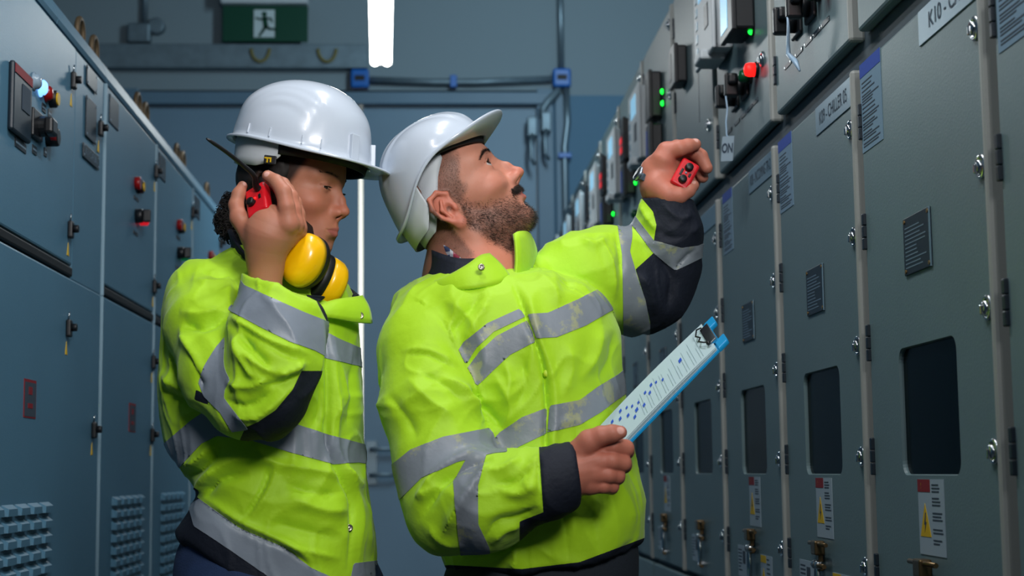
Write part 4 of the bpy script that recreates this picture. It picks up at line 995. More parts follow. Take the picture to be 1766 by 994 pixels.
palmR = fin([(962, 832, .004, 38), (992, 812, .002, 38), (1022, 800, -.002, 30)], YH)
def rhand(P):
    f = pix_chain(P, palmR, .02)
    for k, nm in ((RH['idx'], .012), (RH['mid'], .012), (RH['rng'], .012), (RH['pky'], .012)): f = smin(f, cone(P, PY(985, 815, YH), PY(*k[0][:3]), .026, k[0][3] * k[0][2] * MPP * .98), .008)
    g = None
    for nm in ('idx', 'mid', 'rng', 'pky'):
        c = pix_chain(P, RH[nm], .003); g = c if g is None else smin(g, c, .0022)
        kn = RH[nm][0]; g = smin(g, ell(P, PY(kn[0] + 2, kn[1] - 2, kn[2] - kn[3] * .55 * kn[2] * MPP), (.0085, .006, .007)), .006)
    f = smin(f, g, .006); f = smin(f, pix_chain(P, RH['thb'], .006), .005)
    for a, b in (((1000, 800, YH - .030), (1032, 790, YH - .026)), ((1000, 815, YH - .030), (1030, 810, YH - .026))): f = smin(f, cone(P, PY(*a), PY(*b), .0022, .002), .006)
    return f
def hand_build(fn, chains, h=.0013):
    pts = [q for c in chains for q in A3(c)]; V, F = hand_mesh(fn, pts, h); T = tri(F); return V, T
def hand_color(V, T, chains, base, nails=()):
    C = np.tile(np.array(lin(base)), (len(V), 1)); C = tint(C, noise3(V, 90) * .6 + .2, (184, 110, 90), .35)
    for c in chains:
        for q in c[:3]:
            C = tint(C, np.exp(-((V - PY(*q[:3])) ** 2).sum(1) / (q[3] * q[2] * MPP * 1.1) ** 2) * .6, (190, 100, 82), .5)
    N = vnormals(V, T)
    for (a, b, Y, r) in nails: C = tint(C, sstep(r, r * .7, np.linalg.norm(V - PY(a, b, Y), axis=1)), (222, 172, 160), .8)
    return C
Vr, Tr = hand_build(rhand, list(RH.values()) + [palmR]); Cr = hand_color(Vr, Tr, RH.values(), (178, 112, 92), [(1071, 742, YH - .045, .0075)])
YL = 2.80
LH = dict(idx=fin([(1143, 276, -.012, 21), (1150, 262, -.012, 18), (1172, 256, -.022, 14.5), (1186, 252, -.020, 13), (1199, 249, -.014, 10.5)], YL),
          mid=fin([(1152, 270, .006, 20), (1168, 258, .010, 17), (1190, 258, .010, 14.5), (1208, 270, .008, 13), (1219, 290, .004, 10.5)], YL),
          rng=fin([(1152, 280, .028, 19), (1174, 270, .04, 16), (1196, 276, .042, 13.5), (1208, 292, .036, 12), (1212, 306, .028, 10)], YL),
          pky=fin([(1150, 296, .044, 17), (1172, 296, .06, 13.5), (1190, 302, .06, 12), (1198, 312, .05, 10.5), (1196, 322, .042, 9.5)], YL),
          thb=fin([(1134, 322, -.012, 25), (1152, 336, -.026, 19), (1171, 337, -.03, 15), (1186, 329, -.028, 12.5), (1196, 320, -.022, 10)], YL))
palmL = fin([(1148, 352, .008, 34), (1138, 322, .008, 32), (1138, 298, .010, 32), (1148, 280, .012, 24)], YL)
def lhand(P):
    f = pix_chain(P, palmL, .015); g = None
    for nm in ('idx', 'mid', 'rng', 'pky'): c = pix_chain(P, LH[nm], .003); g = c if g is None else smin(g, c, .0022)
    f = smin(f, g, .008); return smin(f, pix_chain(P, LH['thb'], .006), .008)
Vl, Tl = hand_build(lhand, list(LH.values()) + [palmL]); Cl = hand_color(Vl, Tl, LH.values(), (182, 116, 96), [(1199, 244, YL - .020, .007), (1197, 312, YL - .034, .0065)])
# ---- torso, arms and legs under the clothes
torsoM = Loft([(470, 748, 925, .085, 2.75), (496, 700, 1005, .135, 2.74), (530, 678, 1046, .16, 2.73), (590, 684, 1070, .172), (660, 702, 1069, .175), (740, 716, 1078, .178), (830, 730, 1098, .182), (900, 742, 1108, .18), (955, 762, 1108, .17), (1000, 776, 1102, .16)], YM)
armRM = [(744, 560, 2.665, 66), (742, 610, 2.64, 82), (746, 700, 2.60, 84), (768, 800, 2.56, 84), (786, 868, 2.53, 80), (840, 866, 2.50, 80), (900, 842, 2.48, 61), (945, 832, 2.465, 54), (1010, 806, 2.455, 48)]
armLM = [(935, 492, 2.77, 52), (1000, 478, 2.80, 72), (1050, 480, 2.84, 85), (1098, 490, 2.87, 82), (1122, 492, 2.87, 66), (1146, 452, 2.85, 53), (1152, 400, 2.82, 52), (1150, 330, 2.80, 45)]
def fl(l, k): return [(a, b, c, r * k) for a, b, c, r in l]
bodyM = lambda P: smin(smin(smin(torsoM(P) + .03, pix_chain(P, fl(armRM[:-1], .55), .02), .02), pix_chain(P, fl(armLM[:-1], .55), .02), .02), leg_f(P, manE.location, 1), .03)
def leg_f(P, at, k):
    x0, y0 = at[0] + .02, at[1]; f = None
    for s in (-1, 1):
        hip = np.array((x0 + .085 * s * .75, y0 + .05 * s, .93)); kn = hip + (.01, 0, -.45); an = np.array((hip[0], hip[1] + .02, .10)); toe = an + (.13 * .8, -.10, -.055)
        g = chain(P, [hip, kn, an], [.082, .055, .042], .02); g = smin(g, cone(P, an + (-.02, .02, -.06), toe, .036, .034), .02); f = g if f is None else np.minimum(f, g)
    return f
Vb, Tb = coarse(bodyM, (-.35, 2.3, -.02), (.75, 3.15, 1.62), .014)
Va, Ta, Ca = join([(headM[0], headM[1], headM[2]), (Vr, Tr, Cr), (Vl, Tl, Cl), (Vb, Tb, np.array(lin((190, 130, 104))))])
bodyo = mesh_obj('body', Va, Ta, MATS['skin'], manE, None, True); col_attr(bodyo, Ca)
for s in (-1, 1): eye_obj(manE, RM, OM, scM, s, (.86, -.42, .26))
# ---- hair, brows and beard
def hair(name, V, T, dens, n, Lh, r, dirf, mats, parent, seed, jit=.35, seg=3):
    p, nn = scatter(V, T, dens, n, seed); rng = np.random.default_rng(seed + 1)
    d = dirf(p, nn) + rng.normal(size=p.shape) * jit; d /= np.linalg.norm(d, axis=1)[:, None]
    mb = MB(); Ls = rng.uniform(Lh[0], Lh[1], n); strand_mesh(mb, p - nn * .0005, d, Ls, r, seg=seg)
    mi = np.repeat((rng.random(n) < .22 if len(mats) > 1 else np.zeros(n)).astype(int), (seg - 1) * 3)
    return mesh_obj(name, np.concatenate(mb.V), mb.F, mats, parent, mi, True)
V, T, Cc, L = headM; bm_ = np.clip(bm_, 0, 1); dn = RM @ np.array((.35, 0, -1.0))
hair('beard', V, T, bm_ * (.75 + .5 * noise3(L, 70)), 8000, (.0035, .009), .00021, lambda p, n: n * .75 + nrm(dn) * .8, [MATS['hair_brown'], MATS['hair_grey']], manE, 3, .35)
hair('moustache', V, T, mst, 1000, (.005, .009), .00024, lambda p, n: n * .5 + (RM @ np.array((.15, 0, -1.))) * .9 - np.sign((p - OM) @ RM[:, 1])[:, None] * -.35 * RM[:, 1], [MATS['hair_brown']], manE, 5, .22)
hair('hair', V, T, hm * sstep(.085, .075, L[:, 2]) * sstep(-.07, -.06, L[:, 0]), 11000, (.002, .0042), .00019, lambda p, n: n * .5 + (RM @ np.array((-.3, 0, -.9))) * .8, [MATS['hair_brown'], MATS['hair_grey']], manE, 7, .3)
def brow_mask(L, up=0., w=.0045, arch=.004, tail=0.):
    ay = np.abs(L[:, 1]); t = np.clip((ay - .010) / .040, 0, 1.1); zc = .0415 + up + arch * np.sin(t * 2.2) - .002 * t - tail * t ** 3
    return sstep(w, w * .4, np.abs(L[:, 2] - zc) + .0022 * t) * sstep(.007, .011, ay) * sstep(.054, .050, ay) * (L[:, 0] > .04)
hair('eyebrows', V, T, brow_mask(L, tail=.007), 1600, (.005, .009), .0003, lambda p, n: n * .35 + np.sign((p - OM) @ RM[:, 1])[:, None] * RM[:, 1] * .6 - RM[:, 0] * .5 + RM[:, 2] * .25, [MATS['hair_dark']], manE, 9, .18)
def lashes(parent, R, O, sc, up, lo, m, r=.0003, L=.006, name='eyelashes'):
    for s in (-1, 1):
        mb = MB(); rt = []; dr = []
        for a in np.linspace(-.5, .85, 26):
            w_ = max(0, 1 - (a - .12) ** 2 / .62); e = math.radians(up) * w_; d = np.array((math.cos(e) * math.cos(a), math.cos(e) * math.sin(a) * s, math.sin(e)))
            rt.append(O + R @ ((np.array((.0755, .0315 * s, .0225)) + d * .0140) * sc)); dr.append(R @ nrm(d + (.15, .25 * s, .25 - .3 * (up < 12))))
        strand_mesh(mb, np.array(rt), np.array(dr), L, r); mesh_obj(name, np.concatenate(mb.V), mb.F, m, parent, None, True)
lashes(manE, RM, OM, scM, 30, 22, MATS['hair_dark'], .00025, .0042)
# ---- helmet
hatM, WM = hard_hat('hard_hat', OH_ + RH_ @ np.array((0, 0, .1)), RH_, OH_, scM, dict(cx=.004, af=.102, ab=.108, b=.098, crown=.150, pw=.72, rimc=[-1, -.75, -.4, -.1, .2, .5, 1], rimz=[.006, .010, .045, .074, .083, .076, .074],
    cradle=1, peak=.036, pp=1.6, droop=-.004, tipup=.026, ridges=[(.045, .0025), (.02, .002)], slots=[],
    hb=80, bandlo=([-1, -.3, .2, .6, 1], [.05, .06, .074, .070, .064]), bandhi=([-1, 1], [.095, .095]), nape0=74, napeoff=.024, napelo=([-1, -.6, -.35, 0, .28], [-.035, -.028, .0, .045, .068]), napehi=([-1, -.4, 0, .28], [.02, .06, .085, .09])),
    'glossy white hard hat tilted back on the bearded man')
# ---- jacket
LNM = lambda pts: np.array(pts, float)
hemM = LNM([(600, 1000), (775, 985), (900, 990), (1000, 978), (1112, 936), (1250, 900)])
cutR, cutL = PY(991, 813, 2.46), PY(1150, 342, 2.80)
def jacketM_f(P):
    a = smax(pix_chain(P, armRM, .03), np.where((P[:, 1] < 2.56) & (P[:, 0] > cutR[0] - .06), (P - cutR) @ nrm((1, 0, .12)), -1.), .006)
    b = smax(pix_chain(P, armLM, .03), np.where(P[:, 2] > cutL[2] - .08, (P - cutL) @ nrm((.03, -.1, 1)), -1.), .006)
    f = smin(torsoM(P), a, .014); f = smin(f, b, .03)
    px, py = proj(P); f = smax(f, (py - np.interp(px, hemM[:, 0], hemM[:, 1])) * MPP * 2.7, .012)
    q = P * np.array((1, 1, .55)); f = f + .0035 * noise3(q + 3.1, 11) + .0018 * noise3(q, 26)
    return f
V, F = polygonize(jacketM_f, (-.32, 2.28, .93), (.68, 3.10, 1.64), .0040)
T = tri(F)
def gatesM(V):
    a, b, c = pix_chain(V, armRM, .03), pix_chain(V, armLM, .03), torsoM(V)
    return dict(R=(np.minimum(b, c) - a) * 1000, L=(np.minimum(a, c) - b) * 1000, B=(np.minimum(a, b) - c) * 1000)
g0 = gatesM(V); gb = {k: v > -3 for k, v in g0.items()}
FM = [  # (polyline, width px, height mm, limb)
 ([(880, 482), (897, 515), (912, 560), (936, 630), (944, 700), (941, 760), (955, 820), (972, 890), (982, 985)], 4, -7, 'B'), ([(893, 482), (912, 520), (926, 570), (950, 640), (958, 700), (955, 770), (970, 830), (985, 890), (996, 985)], 8, 3.5, 'B'),
 ([(990, 700), (1000, 780), (1020, 870), (1032, 970)], 6, -2, 'B'),
 ([(700, 612), (740, 612), (790, 640)], 4, -2.5, 'R'), ([(690, 606), (740, 604), (800, 634)], 7, 2.5, 'R'),
 ([(800, 500), (780, 560), (760, 600)], 14, 5, 'B'), ([(850, 505), (820, 560), (800, 600)], 10, 4, 'B'), ([(830, 505), (800, 550), (770, 580)], 8, -4, 'B'),
 ([(740, 505), (710, 550), (688, 600)], 9, 3, 'B'),
 ([(920, 470), (950, 500), (965, 530)], 10, 4, 'B'), ([(960, 420), (970, 460), (985, 505)], 9, -5, 'B'), ([(985, 415), (1000, 460), (1012, 505)], 9, 5, 'B'), ([(1015, 412), (1030, 455), (1040, 490)], 9, -4, 'B'), ([(940, 430), (950, 470), (962, 510)], 9, 4, 'B'),
 ([(1030, 410), (1055, 460), (1060, 520)], 8, 5, 'L'), ([(1060, 400), (1070, 440), (1072, 480)], 6, -4, 'L'), ([(1000, 412), (1025, 425), (1050, 408)], 7, 4, 'L'),
 ([(850, 640), (880, 700), (870, 740)], 12, 5, 'B'), ([(820, 690), (850, 720), (865, 742)], 9, -5, 'B'), ([(900, 610), (905, 660), (890, 700)], 10, -4, 'B'), ([(870, 620), (880, 660), (875, 690)], 9, 4, 'B'),
 ([(980, 590), (985, 640), (970, 690)], 11, 3, 'B'), ([(1040, 560), (1030, 610), (1000, 660)], 11, 4, 'B'), ([(1060, 570), (1055, 620), (1030, 660)], 9, -4, 'B'),
 ([(800, 670), (830, 690), (860, 740)], 10, -7, 'R'), ([(760, 650), (800, 680), (835, 730)], 12, 7, 'R'), ([(700, 650), (740, 690), (790, 730)], 14, 5, 'R'), ([(670, 680), (700, 720), (720, 760)], 12, -4, 'R'), ([(720, 640), (760, 660), (800, 700)], 9, -4, 'R'),
 ([(850, 790), (810, 800), (770, 830), (725, 900)], 8, -8, 'R'), ([(845, 782), (800, 790), (755, 820), (710, 880)], 10, 6, 'R'), ([(850, 800), (830, 820), (790, 880), (760, 930)], 10, 6, 'R'), ([(722, 860), (745, 850), (770, 835)], 8, 5, 'R'),
 ([(900, 790), (870, 810), (840, 815)], 8, 5, 'R'), ([(925, 800), (890, 830), (850, 835)], 7, -4, 'R'), ([(930, 830), (900, 850), (860, 850)], 9, 5, 'R'), ([(930, 870), (900, 890), (860, 900), (835, 930)], 8, -5, 'R'), ([(905, 905), (870, 915), (845, 940)], 9, 4, 'R'), ([(740, 900), (760, 930), (800, 945)], 9, 4, 'R'),
 ([(930, 785), (930, 830), (937, 884)], 4, -4, 'R'), ([(870, 930), (890, 960), (880, 985)], 12, 5, 'B'), ([(1040, 800), (1080, 860), (1095, 920)], 14, 4, 'B'), ([(1060, 760), (1085, 800), (1100, 850)], 9, -4, 'B'), ([(1000, 780), (1010, 830), (1030, 900)], 10, 4, 'B'), ([(800, 960), (850, 955), (900, 920)], 9, -5, 'B'), ([(1020, 985), (1060, 960), (1100, 925)], 7, -3, 'B'),
 ([(1096, 340), (1120, 380), (1135, 400)], 8, 4, 'L'), ([(1130, 440), (1160, 480), (1150, 540)], 9, -5, 'L'), ([(1100, 470), (1120, 500), (1130, 545)], 9, 5, 'L'), ([(1140, 350), (1170, 375), (1200, 370)], 7, 3, 'L'), ([(1135, 400), (1165, 412), (1200, 400)], 8, -4, 'L'), ([(1165, 465), (1180, 450), (1200, 430)], 6, -4, 'L')]
V = folds(V, T, FM, gb)
def pol(poly, key): return lambda px, py, g: np.minimum(insd(px, py, poly), g[key] * 3)
zonesM = [(1, lambda px, py, g: np.minimum(px - np.interp(py, [760, 785, 884, 900], [929, 930, 937, 896]), g['R'] * 3)),
 (1, pol([(1060, 300), (1103, 338), (1126, 365), (1132, 388), (1128, 413), (1128, 438), (1165, 470), (1300, 430), (1300, 300)], 'L')),
 (1, pol([(1096, 465), (1128, 436), (1165, 460), (1300, 380), (1200, 640), (1121, 640), (1121, 556), (1113, 518)], 'L')),
 (1, pol([(1055, 535), (1074, 522), (1074, 560)], 'B')),
 (1, lambda px, py, g: np.minimum(py - np.interp(px, [600, 775, 900, 1000, 1112, 1250], [990, 975, 982, 970, 928, 890]), g['B'] * 3 + 30))]
tapesM = [pol([(750, 665), (770, 633), (800, 590), (840, 558), (896, 533), (905, 547), (851, 573), (822, 600), (794, 645), (775, 675)], 'B'),
 pol([(765, 690), (782, 655), (800, 643), (827, 607), (856, 580), (909, 553), (918, 572), (923, 590), (880, 612), (850, 640), (804, 684), (785, 720)], 'B'),
 pol([(911, 542), (945, 540), (1000, 515), (1042, 494), (1075, 470), (1085, 515), (1058, 534), (1010, 562), (960, 582), (926, 584)], 'B'),
 pol([(949, 700), (1000, 690), (1030, 668), (1066, 646), (1120, 600), (1120, 650), (1064, 690), (1035, 712), (1000, 733), (945, 746)], 'B'),
 pol([(820, 790), (862, 746), (900, 720), (942, 704), (942, 748), (893, 772), (850, 830)], 'B'),
 pol([(600, 860), (686, 794), (708, 776), (764, 754), (847, 738), (870, 736), (875, 780), (853, 782), (788, 797), (727, 825), (699, 853), (630, 920)], 'R'),
 pol([(807, 770), (804, 791), (782, 831), (788, 905), (798, 990), (850, 990), (844, 945), (825, 905), (824, 837), (837, 791), (842, 770)], 'R'),
 pol([(1055, 330), (1071, 403), (1071, 330), (1092, 330), (1090, 411), (1086, 434), (1096, 468), (1113, 518), (1121, 560), (1121, 640), (1075, 640), (1075, 579), (1073, 440)], 'L'),
 pol([(1080, 340), (1090, 365), (1105, 385), (1128, 415), (1176, 428), (1204, 424), (1260, 400), (1260, 420), (1165, 467), (1126, 436), (1090, 388), (1070, 366)], 'L')]
g1 = gatesM(V)
jkM = garment('jacket', manE, V, F, zonesM, tapesM, g1, [MATS['hivis'], MATS['navy_cloth']], MATS['retro_worn'])
def strip(name, parent, base, top, th, m, bulge=0., label=None, rows=7):
    V, F = sheet(A3(base), A3(top), th, 6, rows, bulge); o = mesh_obj(name, V, F, m, parent, None, True, label=label); fix_normals(o); return o
strip('collar_stand', jkM, [(884, 484, 2.64), (845, 498, 2.60), (790, 502, 2.60), (742, 497, 2.65), (728, 484, 2.74), (750, 470, 2.85), (810, 460, 2.90), (870, 460, 2.87), (908, 470, 2.78), (892, 480, 2.70)],
      [(843, 444, 2.645), (815, 448, 2.635), (785, 446, 2.635), (752, 434, 2.67), (744, 428, 2.75), (765, 420, 2.83), (812, 412, 2.86), (862, 404, 2.83), (893, 402, 2.77), (888, 406, 2.71)], .006, MATS['navy_cloth'], .004, 'navy collar lining')
strip('collar_flap', jkM, [(729, 498, 2.655), (769, 503, 2.605), (812, 499, 2.580), (858, 491, 2.590), (881, 480, 2.620)], [(729, 492, 2.652), (770, 477, 2.610), (803, 459, 2.600), (827, 442, 2.612), (843, 438, 2.628)], .005, MATS['hivis'], .003, 'yellow collar flap')
strip('collar_flap', jkM, [(887, 484, 2.635), (897, 482, 2.65), (912, 472, 2.69), (922, 455, 2.76)], [(886, 403, 2.655), (895, 399, 2.665), (910, 401, 2.70), (919, 416, 2.77)], .006, MATS['hivis'], .004, 'yellow collar flap')
sn = MB()
for a, b, Y, dx in ((830, 461, 2.570, -.1), (894, 426, 2.690, .3)):
    sn = MB(); sn.lathe(PY(a, b, Y), (dx, -1, .2), [(-.004, .0055), (.0015, .0055), (.002, .0035), (.0005, .003), (.0015, .0015), (.0016, .0003)], 0, 16); sn.build('snap_fastener', MATS['snap_metal'], jkM, 'metal snap fastener')
def surf_Y(f, px, py, y0=2.3, y1=2.9):
    ys = np.linspace(y0, y1, 500); P = np.array([PY(px, py, y) for y in ys]); d = f(P); i = np.argmax(d < 0); return ys[i]
for a, b in ((943, 645), (993, 880)):
    Yb = surf_Y(torsoM, a, b); MB().lathe(PY(a, b, Yb + .002), (.15, -1, .1), [(-.004, .0065), (.004, .0065), (.0055, .005), (.0056, .0005)], 0, 18).build('button', MATS['button_yellow'], jkM, 'yellow plastic button')
# plaid shirt collar inside
pm = mat('plaid', (70, 84, 110), .8); nt = pm.node_tree; tcn = nt.nodes.new('ShaderNodeTexCoord')
prev = None
for ang, sc_, colr, fac in ((0, 20, (196, 200, 206), .55), (1, 20, (196, 200, 206), .55), (0, 10, (150, 30, 40), .7)):
    wv = nt.nodes.new('ShaderNodeTexWave'); wv.bands_direction = 'XZ'[ang]; wv.inputs['Scale'].default_value = sc_; nt.links.new(tcn.outputs['Object'], wv.inputs['Vector'])
    gt = nt.nodes.new('ShaderNodeMath'); gt.operation = 'GREATER_THAN'; gt.inputs[1].default_value = .72; nt.links.new(wv.outputs['Fac'], gt.inputs[0])
    ml = nt.nodes.new('ShaderNodeMath'); ml.operation = 'MULTIPLY'; ml.inputs[1].default_value = fac; nt.links.new(gt.outputs[0], ml.inputs[0])
    mx = nt.nodes.new('ShaderNodeMix'); mx.data_type = 'RGBA'; mx.inputs['B'].default_value = lin(colr) + (1,); nt.links.new(ml.outputs[0], mx.inputs['Factor'])
    if prev is None: mx.inputs['A'].default_value = lin((44, 58, 92)) + (1,)
    else: nt.links.new(prev, mx.inputs['A'])
    prev = mx.outputs['Result']
nt.links.new(prev, nt.nodes['Principled BSDF'].inputs['Base Color'])
strip('shirt_collar', manE, [(812, 476, 2.645), (785, 472, 2.645), (760, 460, 2.67), (748, 450, 2.74), (762, 440, 2.82)], [(808, 456, 2.640), (786, 438, 2.645), (764, 421, 2.675), (754, 417, 2.75), (768, 414, 2.81)], .004, pm, .002, 'plaid shirt collar')
def trousers(parent, at, m, k, hip_px, Yc, rowsk):
    lf = Loft(rowsk, Yc)
    f = lambda P: smin(lf(P), smax(leg_f(P, at, 1) - .018, .10 - P[:, 2], .01), .04)
    V, F = polygonize(f, (at[0] - .45, at[1] - .4, .03), (at[0] + .45, at[1] + .4, 1.14), .012, 4); o = mesh_obj('trousers', V, F, m, parent, None, True); return o
trousers(manE, manE.location, MATS['dark_trousers'], 1, 0, YM, [(925, 790, 1098, .13), (960, 782, 1100, .145), (1010, 785, 1098, .15), (1090, 795, 1085, .15), (1160, 810, 1070, .14)])
def boots(parent, at):
    x0, y0 = at[0] + .02, at[1]
    for s in (-1, 1):
        hip = np.array((x0 + .085 * s * .75, y0 + .05 * s, .93)); an = np.array((hip[0], hip[1] + .02, .10)); toe = an + (.13 * .8, -.10, -.055)
        f = lambda P: smax(smin(cone(P, an + (0, 0, .04), an, .058, .056), smin(cone(P, an + (-.03, .025, -.045), toe, .05, .046), ell(P, toe + (.01, -.008, .004), (.052, .052, .045)), .02), .03), .0 - P[:, 2], .004)
        V, F = polygonize(f, an + (-.15, -.25, -.12), an + (.25, .15, .12), .007, 4); mesh_obj('boot', V, F, MATS['boot_leather'], parent, None, True)
boots(manE, manE.location)
# ================================================================== the woman
YW = 2.72; scW = .93
RW = rotm(-20, -8, -2)
nose_l = np.array((.1125, 0, -.0155)) * scW
OW = PY(593, 366, YW + (RW @ nose_l)[1]) - RW @ nose_l
womE = empty('person', (PY(480, 815, YW)[0], YW, 0), 'woman in white hard hat and yellow jacket holding a red radio to her ear', 'person', 'two workers')
gw = dict(fem=1, lid=(4, 17), nose=.90)
def wom_extra(P):
    f = cone(P, OW + RW @ (np.array((-.018, 0, -.04)) * scW), PY(478, 500, YW + .02), .047, .052)
    return smin(f, cone(P, PY(480, 505, YW + .02), PY(470, 560, YW + .02), .08, .11), .04)
V, T, L = make_head('woman', gw, RW, OW, scW, wom_extra, OW + np.array((-.15, -.15, -.20)), OW + np.array((.17, .15, .16)), .0013)
ay = np.abs(L[:, 1]); x, z = L[:, 0], L[:, 2]
Cc = np.tile(np.array(lin((170, 112, 88))), (len(L), 1))
red = np.exp(-((x - .11) ** 2 + ay ** 2 + (z + .015) ** 2) / .0006) + np.exp(-((x - .07) ** 2 + (ay - .045) ** 2 + (z + .018) ** 2) / .0007)
Cc = tint(Cc, red, (186, 98, 78), .45); Cc = tint(Cc, noise3(L, 50) * .5, (150, 92, 70), .3)
lipm = lip_mask(L)
Cc = tint(Cc, lipm, (150, 78, 76), .75)
hmW = np.clip(sstep(.012, -.004, x - np.interp(z, [-.03, 0, .03, .06, .1], [.0, .012, .034, .05, .07])) * sstep(-.03, -.01, z) + sstep(-.03, -.045, x) * sstep(-.08, -.05, z), 0, 1)
Cc = tint(Cc, hmW, (22, 17, 16), .95)
Cc = tint(Cc, sstep(.0165, .0125, np.abs(np.linalg.norm(L * np.array((1, 1, 1)) - np.array((.0755, 0, .0225)) - np.stack([0 * x, .0315 * np.sign(L[:, 1]), 0 * x], 1), axis=1))) , (136, 84, 68), .35)
headW = (V, T, Cc, L)
YK = 2.54
HW = dict(idx=fin([(497, 386, -.03, 17.9), (494, 356, -.036, 14.6), (489, 332, -.034, 14.1), (476, 313, -.022, 12.2), (462, 304, -.012, 10.3)], YK),
          mid=fin([(507, 388, -.012, 16.9), (506, 362, -.014, 14.1), (501, 340, -.012, 13.6), (488, 318, .0, 11.8), (474, 309, .01, 9.9)], YK),
          rng=fin([(513, 394, .008, 16.0), (513, 370, .010, 13.2), (508, 350, .010, 12.7), (496, 328, .018, 11.3), (482, 318, .028, 9.4)], YK),
          pky=fin([(514, 404, .026, 14.1), (516, 384, .03, 11.3), (513, 368, .03, 10.8), (503, 348, .036, 9.9), (490, 336, .042, 8.5)], YK),
          thb=fin([(432, 404, .0, 19.7), (412, 376, .0, 14.6), (407, 354, .004, 11.8), (411, 336, .008, 10.3), (418, 321, .010, 8.5)], YK))
palmW = fin([(459, 500, .012, 28), (458, 455, .008, 27), (458, 428, .0, 30), (464, 402, -.008, 38), (470, 388, -.01, 34)], YK)
def whand(P):
    f = pix_chain(P, palmW, .02)
    for nm in ('idx', 'mid', 'rng', 'pky'): f = smin(f, cone(P, PY(470, 412, YK), PY(*HW[nm][0][:3]), .028, HW[nm][0][3] * YK * MPP), .010)
    g = None
    for nm in ('idx', 'mid', 'rng', 'pky'):
        c = pix_chain(P, HW[nm], .003); g = c if g is None else smin(g, c, .002)
    f = smin(f, g, .005); return smin(f, pix_chain(P, HW['thb'], .008), .010)
Vh, Th = hand_build(whand, list(HW.values()) + [palmW]); Ch = hand_color(Vh, Th, HW.values(), (172, 116, 92), [(460, 300, YK - .022, .006), (424, 316, YK + .002, .0055)])
torsoW = Loft([(428, 408, 520, .055, 2.74), (455, 362, 556, .085, 2.74), (490, 316, 592, .115, 2.73), (530, 296, 610, .135), (600, 282, 619, .14), (680, 276, 625, .145), (760, 288, 625, .145), (810, 322, 627, .145), (850, 342, 632, .15), (880, 330, 636, .152), (930, 308, 645, .15), (980, 296, 647, .145), (1030, 292, 647, .14)], YW)
armW = [(352, 512, 2.665, 62), (362, 560, 2.62, 72), (385, 640, 2.56, 72), (430, 690, 2.52, 60), (462, 684, 2.50, 64), (474, 620, 2.50, 76), (478, 562, 2.51, 76), (475, 515, 2.525, 58), (468, 470, 2.53, 52)]
farW = [(558, 520, 2.80, 48), (562, 620, 2.85, 46), (562, 720, 2.84, 42), (566, 800, 2.80, 38)]
bodyW = lambda P: smin(smin(torsoW(P) + .03, pix_chain(P, fl(armW[:-2], .5), .02), .02), leg_f(P, womE.location, 1), .03)
Vb, Tb = coarse(bodyW, (-.75, 2.3, -.02), (.2, 3.1, 1.52), .014)
Va, Ta, Ca = join([(headW[0], headW[1], headW[2]), (Vh, Th, Ch), (Vb, Tb, np.array(lin((176, 118, 92))))])
bo = mesh_obj('body', Va, Ta, MATS['skin'], womE, None, True); col_attr(bo, Ca)
for s in (-1, 1): eye_obj(womE, RW, OW, scW, s, (.86, -.40, -.20))
V, T, Cc, L = headW
hair('eyebrows', V, T, brow_mask(L, .002, .0030, .0055), 1100, (.004, .007), .00026, lambda p, n: n * .25 + np.sign((p - OW) @ RW[:, 1])[:, None] * RW[:, 1] * .7 - RW[:, 0] * .5 + RW[:, 2] * .1, [MATS['hair_dark']], womE, 21, .12)
lashes(womE, RW, OW, scW, 4, 17, MATS['hair_dark'], .00028, .006)
# hair: a close mass under the helmet and a curly bunch at the nape
bunc = PY(396, 386, 2.80)
def hairW_f(P):
    Q = ((P - OW) @ RW) / scW; a = np.abs(Q[:, 1])
    f = ell(Q, (-.012, 0, .040), (.096, .083, .088)); f = smax(f, Q[:, 0] - np.interp(Q[:, 2], [-.02, .0, .03, .06], [.0, .006, .026, .04]), .010)
    f = smax(f, -Q[:, 2] - .045 - .25 * np.clip(-.02 - Q[:, 0], 0, .1), .01) * scW
    b = smin(ell(P, bunc, (.020, .026, .028)), ell(P, bunc + np.array((.016, 0, .03)), (.024, .03, .03)), .02)
    f = smin(f, b, .03); return f + .002 * noise3(P, 90) + .003 * noise3(P, 45)
Vq, Fq = polygonize(hairW_f, OW + np.array((-.2, -.16, -.15)), OW + np.array((.12, .2, .16)), .0022); Tq = tri(Fq)
ho = mesh_obj('hair', Vq, Tq, MATS['hair_dark'], womE, None, True)
rg = np.random.default_rng(4); mb = MB()
p, nn = scatter(Vq, Tq, (np.linalg.norm(Vq - bunc, axis=1) < .052) * 1.0, 700, 31)
for k in range(len(p)):      # loose loops of curly hair over the bunch
    u = nrm(rg.normal(size=3)); w_ = nrm(np.cross(u, rg.normal(size=3))); r_ = rg.uniform(.003, .0075); a = np.linspace(0, rg.uniform(3.5, 6.0), 11)
    mb.tube(p[k] + nn[k] * .001 + r_ * (np.cos(a)[:, None] * u + np.sin(a)[:, None] * w_) + nn[k] * (a * .0006)[:, None], .0006, 0, 5)
mesh_obj('curls', np.concatenate(mb.V), mb.F, MATS['hair_dark'], ho, None, True)
p, nn = scatter(V, T, hmW * sstep(-.03, .0, L[:, 0]) * sstep(-.045, -.02, L[:, 2]), 5000, 33); mb = MB()
dd = nn * .12 - RW[:, 0] * .8 - RW[:, 2] * .35 + rg.normal(size=p.shape) * .10; dd /= np.linalg.norm(dd, axis=1)[:, None]
strand_mesh(mb, p - nn * .0008, dd, rg.uniform(.010, .022, len(p)), .00035, -nn * .25, 4); mesh_obj('temple_hair', np.concatenate(mb.V), mb.F, MATS['hair_dark'], ho, None, True)
